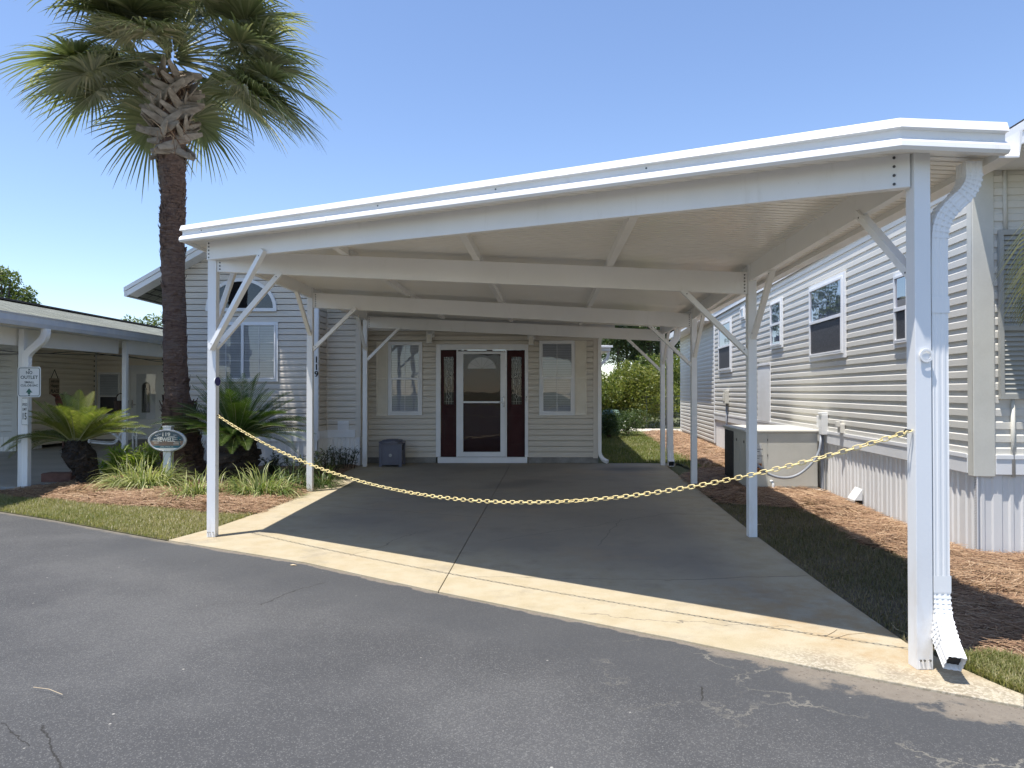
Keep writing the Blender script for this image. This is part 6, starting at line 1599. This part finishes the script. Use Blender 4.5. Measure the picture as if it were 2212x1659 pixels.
for k_, (px, Y, h, r, ln_, lab) in enumerate(((1336, 46, 9.5, .10, .02, 'thin dark pine leaning at the left end of the pine row'), (1378, 50, 15, .15, .0, 'tall pine nearest the porch corner in the distant row'), (1392, 52, 16, .15, .004, 'straight pine trunk of the close pair left of centre in the distant row'),
        (1403, 48, 15, .16, .002, 'dark straight pine in the middle of the distant row'), (1418, 55, 16, .17, -.002, 'pine with shadowed trunk behind the rear carport brace'), (1427, 58, 15, .15, .0, 'slim pine in the row just left of the rear right post'), (1450, 47, 14, .15, .004, 'dark pine seen right behind the rear right carport post'), (1357, 60, 13, .13, -.004, 'faint pine furthest back beyond the azalea'))):
    pine((px-1106)/F*Y, Y, h, r, ln_, lab, .24, k_+3)
def tree(name, label, c, ext, n, r, per, size, mat, var, tr, cat='tree', group=None, base=None, centres=None):
    b = base or (c[0], c[1], 0); T = thing(name, label, cat, tuple(b), group); ce = centres or blob_centres(c, ext, n); rs = [r*random.uniform(.6, 1.25) for _ in ce]
    crown_cards('crown', T, ce, rs, per, size, mat, var, .35); limbs(T, b, ce[:14], tr, M['bark_pine'], .5); return T
LC = [tuple(at(x_, y_, 34+random.uniform(-.5, .5))) for x_, y_ in ((2, 588), (22, 602), (-22, 596), (-50, 615), (6, 622), (34, 628), (58, 632), (62, 648), (42, 650), (20, 648), (-15, 635), (-40, 650), (0, 662), (30, 668), (60, 664), (-70, 640), (-30, 670))]
tree('oak_tree', 'leafy green tree rising over the shingled roof on the far left', LC[4], (1, 1, 1), 0, .50, 1150, .15, M['oak'], .55, .22, centres=LC)
for px, py, lab in ((275, 712, 'sparse twiggy treetop over the left roof ridge, nearest the middle'), (345, 705, 'small leafy treetop just left of the palm trunk above the roof'), (308, 716, 'thin treetop between the two others above the left roof ridge')):
    LC = [tuple(at(px+random.gauss(0, 14), py+random.uniform(-22, 18), 40)) for _ in range(11)]; tree('young_tree', lab, LC[0], (1, 1, 1), 0, .34, 420, .15, M['oak'], .48, .07, 'tree', 'treetops over the left roof', centres=LC)
tree('oak_tree', 'broad tree standing behind the house, mirrored in the big side window', (-4.5, 48, 5.6), (1.6, 1.4, 1.1), 26, 1.1, 300, .26, M['oak'], .45, .25)
# far tree belt that closes the horizon behind the yards
P, Q, v = [], [], []
for i in range(120):
    x = -75+i*1.35+random.uniform(-.6, .6); y = 78+random.uniform(-4, 6); hh = random.uniform(2.2, 4.2)
    n = 260; C = np.array([x, y, hh*.5])+RNG.normal(0, 1, (n, 3))*np.array([1.1, 1.0, hh*.30]); C[:, 2] = np.abs(C[:, 2]); cards(P, Q, v, C, .55, RNG.normal(.4+random.uniform(-.2, .2), .15, n))
tag(npmesh('treeline', np.concatenate(P), np.concatenate(Q), M['oak'], None, None, np.concatenate(v)), kind='stuff')

# small litter on the paving
def leaf(px, py, l, w, rz, label, cat='leaf', z=.004, thick=.004):
    p = gp(px, py); mb = MB(); c, s_ = math.cos(rz), math.sin(rz)
    pts_ = [(-.5, 0), (-.2, .5), (.2, .45), (.5, 0), (.2, -.5), (-.2, -.4)]
    vs = [(p.x+c*a*l-s_*b*w, p.y+s_*a*l+c*b*w, z+thick*(1 if i in (1, 4) else 0)+.002) for i, (a, b) in enumerate(pts_)]
    mb.add(vs, [(0, 5, 4, 3, 2, 1)]); o = mb.build('dry_leaf', M['leaf_litter'], None, (p.x, p.y, z)); tag(o, label, cat); return o
leaf(167, 1108, .16, .05, .2, 'pale dry leaf lying at the road edge by the left lawn', z=-.01); leaf(634, 1218, .07, .03, -.3, 'small dry leaf on the asphalt below the front left post', z=-.012); leaf(505, 1098, .12, .05, .5, 'dry leaf on the pine straw below the front left post', z=.05)
leaf(1640, 1134, .14, .03, .1, 'white dry scrap on the shaded driveway near the second right post')
def twig(pts_, label, r=.0024):
    mb = MB(); P = [gp(x, y)+V((0, 0, .004)) for x, y in pts_]; mb.tube(P, r, 5); o = mb.build('twig', M['leaf_litter'], None, tuple(P[0])); tag(o, label, 'twig')
twig([(1755, 1372), (1785, 1374), (1800, 1366), (1808, 1360)], 'pale bent twig on the sunlit concrete left of the front right post'); twig([(1795, 1383), (1830, 1371), (1868, 1368)], 'long thin straw lying on concrete beside the bent twig', .002)
twig([(72, 1486), (105, 1490), (135, 1502)], 'curved pale twig on the asphalt at the lower left', .0014)
twig([(1926, 1348), (1935, 1360), (1962, 1370)], 'straw twig sticking over the concrete edge beside the front right post')

# ------------------------------------------------------------------ light, world, camera
sd_dir = V((-.215, -.17, 1)).normalized()
elev = math.asin(sd_dir.z); azim = math.atan2(sd_dir.x, sd_dir.y)
W = bpy.data.worlds.new('World'); SC.world = W; W.use_nodes = True; nt = W.node_tree
sky = nt.nodes.new('ShaderNodeTexSky'); sky.sky_type = 'NISHITA'; sky.sun_disc = False; sky.sun_elevation = elev; sky.sun_rotation = azim; sky.altitude = 0; sky.air_density = 1.0; sky.dust_density = .1; sky.ozone_density = 2.4
tm = nt.nodes.new('ShaderNodeMix'); tm.data_type = 'RGBA'; tm.blend_type = 'MULTIPLY'; tm.inputs[0].default_value = 1.0; tm.inputs[7].default_value = (.955, .94, 1.0, 1)
nt.links.new(sky.outputs[0], tm.inputs[6]); nt.links.new(tm.outputs[2], nt.nodes['Background'].inputs[0]); nt.nodes['Background'].inputs[1].default_value = .112
sun = bpy.data.lights.new('sun', 'SUN'); sun.energy = 3.6; sun.angle = math.radians(.5); sun.color = (1.0, .955, .89)
so = bpy.data.objects.new('sun', sun); COL.objects.link(so); so.rotation_euler = sd_dir.to_track_quat('Z', 'Y').to_euler(); so.location = (0, 0, 20)
cam = bpy.data.cameras.new('camera'); cam.sensor_width = 36; cam.lens = 36*F/2212; cam.clip_end = 2000; cam.clip_start = .05
co = bpy.data.objects.new('camera', cam); COL.objects.link(co); co.location = (0, 0, CZ); co.rotation_euler = (PI/2+TH, 0, 0); SC.camera = co
SC.view_settings.view_transform = 'Standard'; SC.view_settings.look = 'None'; SC.view_settings.exposure = 1.0; SC.view_settings.gamma = 1
SC.cycles.max_bounces = 10; SC.cycles.diffuse_bounces = 7; SC.cycles.glossy_bounces = 3; SC.cycles.transparent_max_bounces = 10
